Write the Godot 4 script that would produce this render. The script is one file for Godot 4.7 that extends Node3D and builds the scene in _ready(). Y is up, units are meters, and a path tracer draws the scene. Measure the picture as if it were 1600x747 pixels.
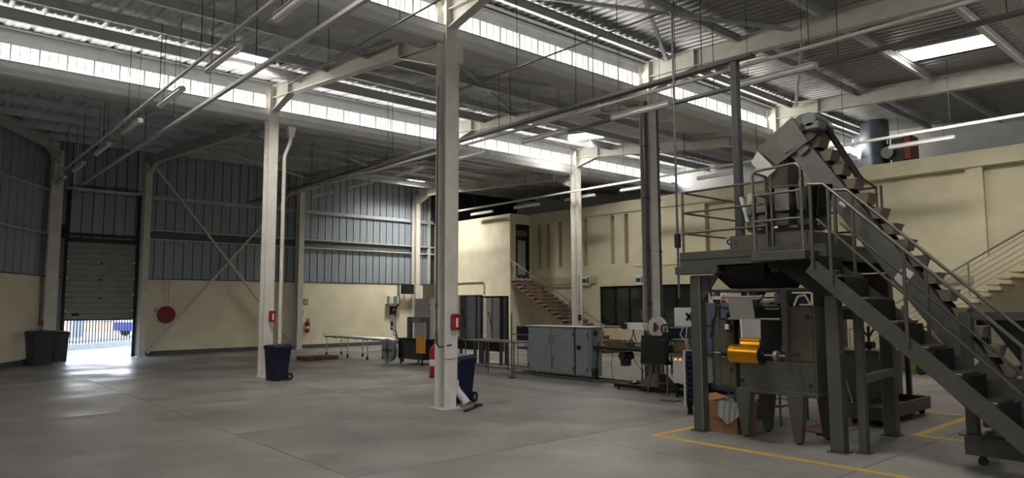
extends Node3D

# ------------------------------------------------------------------ mesh builder
class MB:
	var v := PackedVector3Array()
	var n := PackedVector3Array()

	func tri3(a: Vector3, b: Vector3, c: Vector3, na: Vector3, nb: Vector3, nc: Vector3) -> void:
		if (b - a).cross(c - a).dot(na + nb + nc) > 0.0:
			v.append_array([a, c, b]); n.append_array([na, nc, nb])
		else:
			v.append_array([a, b, c]); n.append_array([na, nb, nc])

	func tri(a: Vector3, b: Vector3, c: Vector3, nn: Vector3) -> void:
		tri3(a, b, c, nn, nn, nn)

	func quad(a: Vector3, b: Vector3, c: Vector3, d: Vector3, nn: Vector3) -> void:
		tri(a, b, c, nn); tri(a, c, d, nn)

	func face(pts: Array, outward: Vector3) -> void:
		var nn: Vector3 = (pts[1] - pts[0]).cross(pts[2] - pts[0]).normalized()
		if nn.dot(outward) < 0.0:
			nn = -nn
		for i in range(1, pts.size() - 1):
			tri(pts[0], pts[i], pts[i + 1], nn)

	func hex(p: Array) -> MB:    # 8 corners: 0-3 bottom loop, 4-7 top loop
		var c := Vector3.ZERO
		for q in p:
			c += q / 8.0
		for f in [[0, 1, 2, 3], [4, 5, 6, 7], [0, 1, 5, 4], [1, 2, 6, 5], [2, 3, 7, 6], [3, 0, 4, 7]]:
			var m: Vector3 = (p[f[0]] + p[f[1]] + p[f[2]] + p[f[3]]) / 4.0
			face([p[f[0]], p[f[1]], p[f[2]], p[f[3]]], m - c)
		return self

	func box(c: Vector3, s: Vector3, b := Basis(), ch := 0.0) -> MB:
		var h := s * 0.5
		ch = minf(ch, minf(h.x, minf(h.y, h.z)) * 0.9)
		var sg := [-1.0, 1.0]
		for ax in 3:
			var u := (ax + 1) % 3
			var w := (ax + 2) % 3
			for s0 in sg:
				var q := []
				for e in [[-1, -1], [1, -1], [1, 1], [-1, 1]]:
					var p := Vector3.ZERO
					p[ax] = h[ax] * s0; p[u] = (h[u] - ch) * e[0]; p[w] = (h[w] - ch) * e[1]
					q.append(c + b * p)
				var nn := Vector3.ZERO
				nn[ax] = s0
				quad(q[0], q[1], q[2], q[3], b * nn)
		if ch > 0.0:
			for ax in 3:
				var u := (ax + 1) % 3
				var w := (ax + 2) % 3
				for su in sg:
					for sw in sg:
						var q := []
						for k in [[0, -1], [0, 1], [1, 1], [1, -1]]:
							var p := Vector3.ZERO
							p[ax] = (h[ax] - ch) * k[1]
							p[u] = (h[u] - (0.0 if k[0] == 0 else ch)) * su
							p[w] = (h[w] - (ch if k[0] == 0 else 0.0)) * sw
							q.append(c + b * p)
						var nn := Vector3.ZERO
						nn[u] = su; nn[w] = sw
						quad(q[0], q[1], q[2], q[3], (b * nn).normalized())
			for sx in sg:
				for sy in sg:
					for sz in sg:
						var d := Vector3(sx, sy, sz)
						var q := []
						for ax in 3:
							var p := Vector3((h.x - ch) * sx, (h.y - ch) * sy, (h.z - ch) * sz)
							p[ax] = h[ax] * d[ax]
							q.append(c + b * p)
						tri(q[0], q[1], q[2], (b * d).normalized())
		return self

	func span(x0: float, x1: float, y0: float, y1: float, z0: float, z1: float, ch := 0.0) -> MB:
		return box(Vector3((x0 + x1) / 2, (y0 + y1) / 2, (z0 + z1) / 2), Vector3(absf(x1 - x0), absf(y1 - y0), absf(z1 - z0)), Basis(), ch)

	static func frame(dir: Vector3, up := Vector3.UP) -> Basis:
		var z := dir.normalized()
		if absf(z.dot(up)) > 0.98:
			up = Vector3.BACK if absf(z.z) < 0.9 else Vector3.RIGHT
		var x := up.cross(z).normalized()
		return Basis(x, z.cross(x).normalized(), z)

	func bar(a: Vector3, b: Vector3, w: float, h: float, up := Vector3.UP, ch := 0.0) -> MB:
		return box((a + b) / 2, Vector3(w, h, (b - a).length()), frame(b - a, up), ch)

	func cone(a: Vector3, b: Vector3, r0: float, r1: float, seg := 14, caps := true) -> MB:
		var f := frame(b - a)
		var sl := (r0 - r1) / maxf((b - a).length(), 1e-5)
		for i in seg:
			var t0 := TAU * i / seg
			var t1 := TAU * (i + 1) / seg
			var d0 := f.x * cos(t0) + f.y * sin(t0)
			var d1 := f.x * cos(t1) + f.y * sin(t1)
			var n0 := (d0 + f.z * sl).normalized()
			var n1 := (d1 + f.z * sl).normalized()
			if r0 > 0.0:
				tri3(a + d0 * r0, a + d1 * r0, b + d1 * r1, n0, n1, n1)
			if r1 > 0.0:
				tri3(a + d0 * r0, b + d1 * r1, b + d0 * r1, n0, n1, n0)
			if caps:
				if r0 > 0.0: tri(a, a + d0 * r0, a + d1 * r0, -f.z)
				if r1 > 0.0: tri(b, b + d0 * r1, b + d1 * r1, f.z)
		return self

	func cyl(a: Vector3, b: Vector3, r: float, seg := 14, caps := true) -> MB:
		return cone(a, b, r, r, seg, caps)

	func ring(a: Vector3, b: Vector3, ro: float, ri: float, seg := 18) -> MB:   # hollow drum
		var f := frame(b - a)
		for i in seg:
			var t0 := TAU * i / seg
			var t1 := TAU * (i + 1) / seg
			var d0 := f.x * cos(t0) + f.y * sin(t0)
			var d1 := f.x * cos(t1) + f.y * sin(t1)
			tri3(a + d0 * ro, a + d1 * ro, b + d1 * ro, d0, d1, d1)
			tri3(a + d0 * ro, b + d1 * ro, b + d0 * ro, d0, d1, d0)
			tri3(a + d0 * ri, a + d1 * ri, b + d1 * ri, -d0, -d1, -d1)
			tri3(a + d0 * ri, b + d1 * ri, b + d0 * ri, -d0, -d1, -d0)
			quad(a + d0 * ri, a + d0 * ro, a + d1 * ro, a + d1 * ri, -f.z)
			quad(b + d0 * ri, b + d0 * ro, b + d1 * ro, b + d1 * ri, f.z)
		return self

	func tube(pts: Array, r: float, seg := 8) -> MB:
		var fr := frame(pts[1] - pts[0])
		var prev := []
		for k in pts.size():
			var d: Vector3
			if k == 0: d = pts[1] - pts[0]
			elif k == pts.size() - 1: d = pts[k] - pts[k - 1]
			else: d = (pts[k] - pts[k - 1]).normalized() + (pts[k + 1] - pts[k]).normalized()
			d = d.normalized()
			var x := (fr.x - d * fr.x.dot(d)).normalized()
			fr = Basis(x, d.cross(x), d)
			var cur := []
			for i in seg:
				var t := TAU * i / seg
				cur.append(fr.x * cos(t) + fr.y * sin(t))
			if k > 0:
				for i in seg:
					var j := (i + 1) % seg
					var a: Vector3 = pts[k - 1]
					var b: Vector3 = pts[k]
					tri3(a + prev[i] * r, a + prev[j] * r, b + cur[j] * r, prev[i], prev[j], cur[j])
					tri3(a + prev[i] * r, b + cur[j] * r, b + cur[i] * r, prev[i], cur[j], cur[i])
			if k == 0 or k == pts.size() - 1:
				for i in seg:
					tri(pts[k], pts[k] + cur[i] * r, pts[k] + cur[(i + 1) % seg] * r, d if k else -d)
			prev = cur
		return self

	func lathe(prof: Array, at: Vector3, b := Basis(), seg := 20) -> MB:   # prof: Vector2(radius, height along b.y)
		for k in prof.size() - 1:
			var p: Vector2 = prof[k]
			var q: Vector2 = prof[k + 1]
			var e := (q - p).normalized()
			for i in seg:
				var t0 := TAU * i / seg
				var t1 := TAU * (i + 1) / seg
				var d0 := Vector3(cos(t0), 0, sin(t0))
				var d1 := Vector3(cos(t1), 0, sin(t1))
				var n0 := b * (d0 * e.y - Vector3.UP * e.x)
				var n1 := b * (d1 * e.y - Vector3.UP * e.x)
				var a0 := at + b * (d0 * p.x + Vector3.UP * p.y)
				var a1 := at + b * (d1 * p.x + Vector3.UP * p.y)
				var b0 := at + b * (d0 * q.x + Vector3.UP * q.y)
				var b1 := at + b * (d1 * q.x + Vector3.UP * q.y)
				if p.x > 0.0: tri3(a0, a1, b1, n0, n1, n1)
				if q.x > 0.0: tri3(a0, b1, b0, n0, n1, n0)
		return self

	func prism(poly: Array, t: Transform3D, depth: float) -> MB:
		var pv := PackedVector2Array(poly)
		var area := 0.0
		for i in pv.size():
			area += pv[i].cross(pv[(i + 1) % pv.size()])
		if area < 0.0:
			pv.reverse()
		var idx := Geometry2D.triangulate_polygon(pv)
		for z in [0.0, depth]:
			var nn := t.basis.z.normalized() * (1.0 if z > 0.0 else -1.0)
			for i in range(0, idx.size(), 3):
				tri(t * Vector3(pv[idx[i]].x, pv[idx[i]].y, z), t * Vector3(pv[idx[i + 1]].x, pv[idx[i + 1]].y, z), t * Vector3(pv[idx[i + 2]].x, pv[idx[i + 2]].y, z), nn)
		for i in pv.size():
			var a := pv[i]
			var b := pv[(i + 1) % pv.size()]
			var e := b - a
			var nn := (t.basis * Vector3(e.y, -e.x, 0)).normalized()
			quad(t * Vector3(a.x, a.y, 0), t * Vector3(b.x, b.y, 0), t * Vector3(b.x, b.y, depth), t * Vector3(a.x, a.y, depth), nn)
		return self

	func hsec(a: Vector3, b: Vector3, width: Vector3, depth: Vector3, ft := 0.016, wt := 0.012) -> MB:
		# H section from a to b: flanges span `width`, stand at +-depth/2
		var d := depth.normalized()
		var dl := depth.length()
		var w := width.length()
		bar(a + d * (dl - ft) / 2, b + d * (dl - ft) / 2, w, ft, d)
		bar(a - d * (dl - ft) / 2, b - d * (dl - ft) / 2, w, ft, d)
		bar(a, b, wt, dl - 2 * ft, d)
		return self

	func mesh(off := Vector3.ZERO) -> ArrayMesh:
		var vv := v
		if off != Vector3.ZERO:
			vv = PackedVector3Array()
			for p in v:
				vv.append(p - off)
		var arr := []
		arr.resize(Mesh.ARRAY_MAX)
		arr[Mesh.ARRAY_VERTEX] = vv
		arr[Mesh.ARRAY_NORMAL] = n
		var m := ArrayMesh.new()
		m.add_surface_from_arrays(Mesh.PRIMITIVE_TRIANGLES, arr)
		return m

# ------------------------------------------------------------------ nodes
var used := {}
var M := {}

func V(x: float, y: float, z: float) -> Vector3:
	return Vector3(x, y, z)

func numbered(called: String) -> String:
	var k: int = used.get(called, -1) + 1
	used[called] = k
	return called if k == 0 else "%s_%03d" % [called, k]

func tag(o: Node3D, label: String, category: String, group := "") -> Node3D:
	o.set_meta("label", label)
	o.set_meta("category", category)
	if group != "":
		o.set_meta("group", group)
	return o

# a thing: an empty at its base, its parts are built in world coordinates and stored relative to it
func T(called: String, label: String, category: String, at := Vector3.ZERO, group := "") -> Node3D:
	var o := Node3D.new()
	o.name = numbered(called)
	add_child(o)
	o.position = at
	return tag(o, label, category, group)

func root_of(o: Node3D) -> Vector3:
	var p := o
	while p.get_parent() != self:
		p = p.get_parent()
	return p.position

func P(parent: Node3D, called: String, mb: MB, m: String) -> MeshInstance3D:
	var o := MeshInstance3D.new()
	o.mesh = mb.mesh(root_of(parent))
	o.material_override = M[m]
	o.name = called
	parent.add_child(o, true)
	return o

# the same mesh set down again and again
func PM(parent: Node3D, called: String, mesh: Mesh, m: String, at: Vector3, b := Basis()) -> MeshInstance3D:
	var o := MeshInstance3D.new()
	o.mesh = mesh
	o.material_override = M[m]
	o.name = called
	parent.add_child(o, true)
	o.transform = Transform3D(b, at - root_of(parent))
	return o

func S(called: String, at := Vector3.ZERO) -> Node3D:
	var o := Node3D.new()
	o.name = numbered(called)
	add_child(o)
	o.position = at
	o.set_meta("kind", "structure")
	return o

func again(src: Node3D, at: Vector3, turn: float, label: String) -> Node3D:
	var o: Node3D = src.duplicate()
	var base := String(src.name)
	if base.substr(base.length() - 4).begins_with("_") and base.right(3).is_valid_int():
		base = base.left(-4)
	o.name = numbered(base)
	add_child(o)
	o.position = at
	o.rotation = Vector3(0, turn, 0)
	o.set_meta("label", label)
	return o

func box1(a: float, b: float, c: float, d: float, e: float, f: float, ch := 0.0) -> MB:
	return MB.new().span(a, b, c, d, e, f, ch)

# ------------------------------------------------------------------ materials
func noise_tex(size: int, freq: float, lo: float, hi: float, seed_: int, oct := 4, stretch := Vector2.ONE) -> ImageTexture:
	var fn := FastNoiseLite.new()
	fn.noise_type = FastNoiseLite.TYPE_SIMPLEX_SMOOTH
	fn.frequency = freq
	fn.fractal_octaves = oct
	fn.seed = seed_
	var im := Image.create(size, size, false, Image.FORMAT_RGB8)
	for y in size:
		for x in size:
			# blend the far edge back in so that repeats do not show
			var u := float(x) / size
			var w := float(y) / size
			var fx := x * stretch.x
			var fy := y * stretch.y
			var sx := size * stretch.x
			var sy := size * stretch.y
			var a := fn.get_noise_2d(fx, fy) * (1 - u) * (1 - w) + fn.get_noise_2d(fx - sx, fy) * u * (1 - w) + fn.get_noise_2d(fx, fy - sy) * (1 - u) * w + fn.get_noise_2d(fx - sx, fy - sy) * u * w
			var k := clampf(lerpf(lo, hi, clampf(a * 1.3 + 0.5, 0, 1)), 0, 1)
			im.set_pixel(x, y, Color(k, k, k))
	return ImageTexture.create_from_image(im)

var tx := {}

func mat(key: String, c: Color, rough := 0.6, metal := 0.0, tex := "", scale := 1.0, spec := 0.5) -> StandardMaterial3D:
	var m := StandardMaterial3D.new()
	m.resource_name = key
	m.albedo_color = c
	m.roughness = rough
	m.metallic = metal
	m.metallic_specular = spec
	if tex != "":
		m.albedo_texture = tx[tex]
		m.uv1_triplanar = true
		m.uv1_world_triplanar = true
		m.uv1_scale = Vector3.ONE * scale
	M[key] = m
	return m

func glow(key: String, c: Color, e: float) -> StandardMaterial3D:
	var m := mat(key, c, 0.6)
	m.emission_enabled = true
	m.emission = c
	m.emission_energy_multiplier = e
	return m

func materials() -> void:
	tx.mottle = noise_tex(256, 0.02, 0.92, 1.0, 3, 5)
	tx.stain = noise_tex(512, 0.008, 0.80, 1.0, 11, 6)
	tx.streak = noise_tex(256, 0.03, 0.93, 1.0, 5, 3, Vector2(3.0, 0.12))
	tx.brush = noise_tex(256, 0.05, 0.92, 1.0, 8, 3, Vector2(0.15, 4.0))
	tx.rough = noise_tex(256, 0.012, 0.30, 0.62, 17, 5)
	mat("steel_white", Color(0.80, 0.785, 0.745), 0.5, 0.0, "mottle", 0.35)
	mat("steel_grey", Color(0.70, 0.71, 0.71), 0.5, 0.0, "mottle", 0.35)
	mat("gutter", Color(0.76, 0.765, 0.76), 0.5, 0.0, "mottle", 0.3)
	mat("cream", Color(0.88, 0.845, 0.74), 0.75, 0.0, "mottle", 0.16)
	mat("cream_office", Color(0.79, 0.755, 0.64), 0.75, 0.0, "mottle", 0.16)
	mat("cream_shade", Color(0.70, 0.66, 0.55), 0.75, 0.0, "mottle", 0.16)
	mat("skirting", Color(0.30, 0.32, 0.35), 0.6, 0.0, "mottle", 0.4)
	mat("clad", Color(0.57, 0.60, 0.63), 0.5, 0.1, "streak", 0.2)
	mat("clad_joint", Color(0.16, 0.17, 0.19), 0.7)
	mat("roof", Color(0.84, 0.85, 0.87), 0.45, 0.05, "mottle", 0.5)
	mat("roof_dimmed", Color(0.64, 0.64, 0.64), 0.38, 0.4, "mottle", 0.5)  # shinier sheets of the near bay, colour darkened to stand in for weaker light
	mat("purlin", Color(0.78, 0.78, 0.79), 0.5, 0.1, "mottle", 0.4)
	mat("concrete_edge", Color(0.25, 0.24, 0.23), 0.9)
	var f := mat("floor", Color(0.535, 0.518, 0.495), 0.5, 0.0, "stain", 0.11)
	f.roughness = 1.0
	f.metallic_specular = 0.4
	f.roughness_texture = tx.rough
	var f2 := mat("floor_dark", Color(0.515, 0.498, 0.478), 0.5, 0.0, "stain", 0.13)
	f2.roughness = 1.0
	f2.metallic_specular = 0.4
	f2.roughness_texture = tx.rough
	mat("tape", Color(0.78, 0.60, 0.20), 0.55, 0.0, "mottle", 1.2)
	glow("pane", Color(1.0, 0.985, 0.95), 1.7)
	mat("ext_ground", Color(0.52, 0.50, 0.47), 0.9, 0.0, "stain", 0.2)
	mat("ext_wall", Color(0.78, 0.62, 0.42), 0.9, 0.0, "mottle", 0.3)
	mat("bar_iron", Color(0.12, 0.12, 0.14), 0.5, 0.4)
	mat("door_slat", Color(0.50, 0.50, 0.48), 0.45, 0.1, "mottle", 0.3)
	mat("dark", Color(0.05, 0.05, 0.055), 0.6)
	mat("rubber", Color(0.035, 0.035, 0.04), 0.8)
	mat("red", Color(0.55, 0.05, 0.06), 0.4)
	mat("red_dark", Color(0.45, 0.09, 0.11), 0.45)
	mat("white_plastic", Color(0.74, 0.74, 0.72), 0.4)
	mat("grey_plastic", Color(0.42, 0.43, 0.44), 0.5)
	mat("blue_bin", Color(0.035, 0.06, 0.20), 0.4)
	mat("grey_bin", Color(0.17, 0.20, 0.21), 0.5)
	mat("pipe_grey", Color(0.27, 0.275, 0.29), 0.4, 0.2)
	mat("cable", Color(0.06, 0.06, 0.07), 0.6)
	mat("tray", Color(0.36, 0.36, 0.36), 0.45, 0.5)
	mat("lamp_body", Color(0.78, 0.78, 0.76), 0.3)
	var tube := mat("lamp_tube", Color(0.9, 0.9, 0.88), 0.15)
	tube.clearcoat_enabled = true
	mat("ink_white", Color(0.78, 0.78, 0.76), 0.6)
	mat("ink_black", Color(0.04, 0.04, 0.04), 0.6)
	mat("green_sign", Color(0.05, 0.30, 0.20), 0.5)
	mat("inox", Color(0.44, 0.435, 0.41), 0.38, 0.6, "mottle", 1.5)
	mat("inox_dark", Color(0.40, 0.39, 0.35), 0.42, 0.7, "mottle", 1.5)
	mat("frame_steel", Color(0.32, 0.318, 0.295), 0.45, 0.35, "mottle", 0.8)
	mat("black_steel", Color(0.055, 0.055, 0.055), 0.5, 0.2)
	mat("handrail", Color(0.58, 0.57, 0.54), 0.3, 0.8)
	mat("olive_cab", Color(0.30, 0.285, 0.22), 0.5, 0.2, "mottle", 0.8)
	mat("machine_grey", Color(0.46, 0.48, 0.49), 0.5, 0.1, "mottle", 0.4)
	mat("machine_line", Color(0.13, 0.14, 0.15), 0.6)
	mat("cab_blue", Color(0.40, 0.44, 0.52), 0.5, 0.1, "mottle", 0.4)
	mat("gold", Color(0.86, 0.62, 0.17), 0.22, 0.95)
	mat("film", Color(0.46, 0.44, 0.42), 0.3, 0.1)
	mat("film_edge", Color(0.75, 0.74, 0.72), 0.4)
	mat("card", Color(0.47, 0.33, 0.22), 0.85, 0.0, "mottle", 1.0)
	mat("card_in", Color(0.70, 0.50, 0.33), 0.85)
	mat("bag", Color(0.46, 0.46, 0.44), 0.22, 0.0, "", 1.0, 0.8)
	mat("wood", Color(0.43, 0.31, 0.21), 0.8, 0.0, "brush", 1.0)
	mat("yellow", Color(0.75, 0.50, 0.08), 0.5)
	mat("green", Color(0.22, 0.42, 0.06), 0.45)
	mat("tread", Color(0.74, 0.67, 0.53), 0.7, 0.0, "mottle", 0.6)
	mat("tread_brown", Color(0.58, 0.49, 0.40), 0.7, 0.0, "mottle", 0.6)
	mat("stair_brown", Color(0.46, 0.36, 0.28), 0.7, 0.0, "mottle", 0.7)
	mat("door_frame", Color(0.10, 0.10, 0.11), 0.4, 0.3)
	mat("door_glass", Color(0.60, 0.65, 0.60), 0.15, 0.0)
	var wg := mat("window_glass", Color(0.16, 0.17, 0.165, 0.8), 0.06)
	wg.transparency = BaseMaterial3D.TRANSPARENCY_ALPHA
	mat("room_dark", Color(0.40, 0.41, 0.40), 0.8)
	mat("buckets", Color(0.47, 0.43, 0.36), 0.5, 0.1)
	mat("blue_strip", Color(0.03, 0.07, 0.25), 0.4)
	mat("seat_cloth", Color(0.03, 0.032, 0.045), 0.8)
	mat("duct", Color(0.42, 0.45, 0.48), 0.35, 0.7, "brush", 0.5)
	mat("white_wall", Color(0.92, 0.92, 0.91), 0.8, 0.0, "mottle", 0.2)
	mat("curb", Color(0.82, 0.82, 0.80), 0.5)
	mat("car_blue", Color(0.14, 0.18, 0.42), 0.3, 0.2)
	mat("rust", Color(0.13, 0.085, 0.075), 0.8)
	glow("button_lit", Color(1.0, 0.72, 0.4), 1.2)

# ------------------------------------------------------------------ places (metres; the camera stands at x = 0, z = 0)
const ZA := -18.7      # far column line and far roof light
const ZB := -10.75     # near column line and near roof light
const ZC := -2.8       # column line behind the frame
const ZF := 5.2        # front wall, behind the camera
const ZW := -29.93     # back wall
const XR := 26.8       # end wall above the offices
const XM := 22.3       # office wall
const XL := -17.6
const PW := 1.1        # roof panel width
const BAYS := [[ZC - 0.3, 7.84, ZB - 0.26, 8.2], [ZB - 0.3, 7.42, ZA - 0.26, 8.17], [ZA - 0.3, 7.39, ZW - 0.25, 7.98], [ZF + 0.1, 7.4, ZC - 0.26, 8.15]]   # low z, low y, high z, high y

const PURLINS := [[-4.2, -6.22, -8.2, -10.2], [-11.7, -13.6, -15.5, -17.0], [-20.6, -22.5, -24.4, -26.3, -28.2], [3.0, 1.0, -1.0]]

func roof_y(bay: int, z: float) -> float:
	var b: Array = BAYS[bay]
	return lerpf(b[1], b[3], (z - b[0]) / (b[2] - b[0]))

func cam_and_light() -> void:
	var cam := Camera3D.new()
	cam.name = "camera"
	add_child(cam)
	cam.position = Vector3(0, 1.9, 0)
	cam.rotation = Vector3(deg_to_rad(5.38315), deg_to_rad(-41.371), deg_to_rad(-0.2166))
	cam.fov = 37.686
	cam.near = 0.05
	cam.far = 300.0
	cam.current = true
	var e := Environment.new()
	e.background_mode = Environment.BG_SKY
	var sk := ProceduralSkyMaterial.new()
	sk.sky_top_color = Color(0.72, 0.80, 0.92)
	sk.sky_horizon_color = Color(0.97, 0.96, 0.94)
	sk.ground_bottom_color = Color(0.5, 0.48, 0.45)
	sk.ground_horizon_color = Color(0.85, 0.83, 0.8)
	sk.sky_energy_multiplier = SKY
	sk.ground_energy_multiplier = SKY
	e.sky = Sky.new()
	e.sky.sky_material = sk
	e.tonemap_mode = Environment.TONE_MAPPER_LINEAR
	e.tonemap_exposure = EXPOSURE
	e.sdfgi_enabled = true
	e.ssao_enabled = true
	e.ssil_enabled = true
	var we := WorldEnvironment.new()
	we.name = "world"
	we.environment = e
	add_child(we)
	# daylight that the translucent roof lights let through: a lamp of the strip's own size just inside each
	for a in [[ZA, 7.575, 1.0], [ZB, 7.575, 1.0], [ZC, 7.575, 1.0]]:
		day_light("roof_light_daylight", Vector3(4.6, a[1], a[0] - 0.25 + 0.08), Vector3(0, -0.25, 1), Vector2(44.0, 0.40), STRIP * a[2])
	for s in SKYLIGHTS:
		var y := roof_y(s[0], (s[3] + s[4]) / 2) + 0.36
		day_light("skylight_daylight", Vector3((s[1] + s[2]) / 2, y, (s[3] + s[4]) / 2), Vector3(0, -1, 0.0001), Vector2(s[2] - s[1] - 0.08, absf(s[4] - s[3]) - 0.08), SPOT * (1.7 if s[0] == 2 else 0.8 if s[0] == 0 else 1.0))

const SKY := 3.6
const EXPOSURE := 0.80
const STRIP := 78.0
const SPOT := 62.0
# bay, x0, x1, near z, far z
const SKYLIGHTS := [[0, 17.7, 18.8, -4.25, -6.15], [1, 17.7, 18.8, -16.05, -17.75], [1, 5.6, 6.7, -15.65, -16.85], [2, 17.7, 18.8, -26.5, -27.8], [0, 5.6, 6.7, -4.25, -6.15], [3, 5.6, 6.7, 0.6, 2.6], [3, 17.7, 18.8, 0.6, 2.6], [0, -6.5, -5.4, -4.25, -6.15], [1, -6.5, -5.4, -15.9, -17.1]]

func day_light(called: String, at: Vector3, towards: Vector3, size: Vector2, energy: float) -> void:
	var l := AreaLight3D.new()
	l.name = numbered(called)
	l.area_size = size
	l.light_energy = energy
	l.light_color = Color(1.0, 0.985, 0.955)
	l.area_range = 80.0
	l.area_attenuation = 2.0
	l.shadow_enabled = true
	add_child(l)
	l.look_at_from_position(at, at + towards, Vector3.UP if absf(towards.normalized().y) < 0.9 else Vector3.BACK)

# ------------------------------------------------------------------ the shell
func rib_mesh(len: float, w: float, ribs: int, depth: float, hor := false) -> ArrayMesh:
	# a trapezoid sheet w wide (x) and len long (along -z, or along y when upright); ribs point down (or towards +z)
	var mb := MB.new()
	var p := w / ribs
	var prof := []
	for i in ribs:
		# seen from below: a wide flat, small stiffening grooves, one deep narrow flute (y is measured downwards)
		var x := i * p
		if ribs > 3:
			prof.append_array([Vector2(x, 0), Vector2(x + p * 0.50, 0), Vector2(x + p * 0.58, -depth), Vector2(x + p * 0.92, -depth)])
		else:
			prof.append_array([Vector2(x, 0), Vector2(x + p * 0.18, 0), Vector2(x + p * 0.21, -0.014), Vector2(x + p * 0.27, -0.014), Vector2(x + p * 0.30, 0), Vector2(x + p * 0.52, 0), Vector2(x + p * 0.55, -0.014), Vector2(x + p * 0.61, -0.014), Vector2(x + p * 0.64, 0), Vector2(x + p * 0.80, 0), Vector2(x + p * 0.84, -depth), Vector2(x + p * 0.96, -depth)])
	prof.append(Vector2(w, 0))
	for i in prof.size() - 1:
		var a: Vector2 = prof[i]
		var b: Vector2 = prof[i + 1]
		var e := (b - a).normalized()
		if hor:
			var nn := Vector3(-e.y, 0, e.x)
			mb.quad(V(a.x, 0, a.y), V(b.x, 0, b.y), V(b.x, len, b.y), V(a.x, len, a.y), nn)
		else:
			var nn := Vector3(-e.y, -e.x, 0)
			mb.quad(V(a.x, -a.y, 0), V(b.x, -b.y, 0), V(b.x, -b.y, -len), V(a.x, -a.y, -len), nn)
	return mb.mesh()

func ceiling_bay(bay: int) -> void:
	var b: Array = BAYS[bay]
	var ce := S("ceiling", V(0, b[1], b[0]))
	var run := Vector3(0, b[3] - b[1], b[2] - b[0])
	var slope := atan2(run.y, -run.z)
	var tilt := Basis(Vector3.RIGHT, slope)
	var total := run.length()
	var cache := {}
	var n := int((XR - XL) / PW)
	for i in n:
		var x0 := XR - (i + 1) * PW
		if bay == 3 and i % 4 != 0:
			continue   # behind the camera: wide sheets do
		var w := PW if bay != 3 else PW * 4
		if bay == 3:
			x0 = XR - (i + 4) * PW
		var cuts := [0.0, total]
		for s in SKYLIGHTS:
			if s[0] == bay and absf(s[1] - x0) < 0.4 or (bay == 3 and s[0] == 3 and s[1] > x0 - 0.1 and s[2] < x0 + w + 0.1):
				cuts = [0.0, (b[0] - s[3]) / cos(slope), (b[0] - s[4]) / cos(slope), total]
		for k in range(0, cuts.size() - 1, 2):
			var ln: float = cuts[k + 1] - cuts[k]
			var key := "%.2f" % ln
			if not cache.has(key):
				cache[key] = rib_mesh(ln, w - 0.006, [5, 2, 2, 8][bay], 0.045)
			PM(ce, "roof_panel", cache[key], "roof_dimmed" if bay == 0 else "roof", V(x0 + 0.003, b[1], b[0]) + tilt * V(0, 0, -cuts[k]), tilt)
	# purlins run across the panels
	for pz in PURLINS[bay]:
		var at := V(0, roof_y(bay, pz), pz)
		var hole := []
		for s in SKYLIGHTS:
			if s[0] == bay and pz < s[3] and pz > s[4]: hole.append([s[1], s[2]])
		hole.sort_custom(func(p, q): return p[0] < q[0])
		var segs := []
		var x := XL + 0.2
		for h in hole:
			segs.append([x, h[0] - 0.02]); x = h[1] + 0.02
		segs.append([x, XR - 0.2])
		for sg in segs:
			var m := MB.new()
			var c := V(0, at.y - 0.045, at.z)
			var dp := 0.25 if pz == -17.0 else 0.2    # the one beside the far roof light is a deep joist
			for q in [[0, -0.008, 0.08, 0.016], [-0.03, -dp / 2, 0.014, dp], [0.02, -dp - 0.005, 0.1, 0.014]]:
				m.box(V((sg[0] + sg[1]) / 2, c.y + q[1], c.z + q[0]), V(sg[1] - sg[0], q[3], q[2]), tilt)
			P(ce, "purlin", m, "purlin")
	# insulation above the sheets (with the skylight holes left open)
	var top := MB.new()
	var xs := [XL]
	var hs := []
	for s in SKYLIGHTS:
		if s[0] == bay: hs.append(s)
	hs.sort_custom(func(p, q): return p[1] < q[1])
	var up := tilt * Vector3(0, 0.08, 0)
	var prev := XL
	for h in hs:
		sl(top, prev, h[1], b[0], b[2], bay, up)
		sl(top, h[1], h[2], b[0], h[3], bay, up)
		sl(top, h[1], h[2], h[4], b[2], bay, up)
		prev = h[2]
	sl(top, prev, XR, b[0], b[2], bay, up)
	P(ce, "insulation", top, "clad_joint")

func sl(m: MB, x0: float, x1: float, z0: float, z1: float, bay: int, up: Vector3) -> void:
	var y0 := roof_y(bay, z0)
	var y1 := roof_y(bay, z1)
	var q := [V(x0, y0, z0), V(x1, y0, z0), V(x1, y1, z1), V(x0, y1, z1)]
	var p := []
	for a in q: p.append(a + up * 0.6)
	for a in q: p.append(a + up * 1.4)
	m.hex(p)

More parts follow.
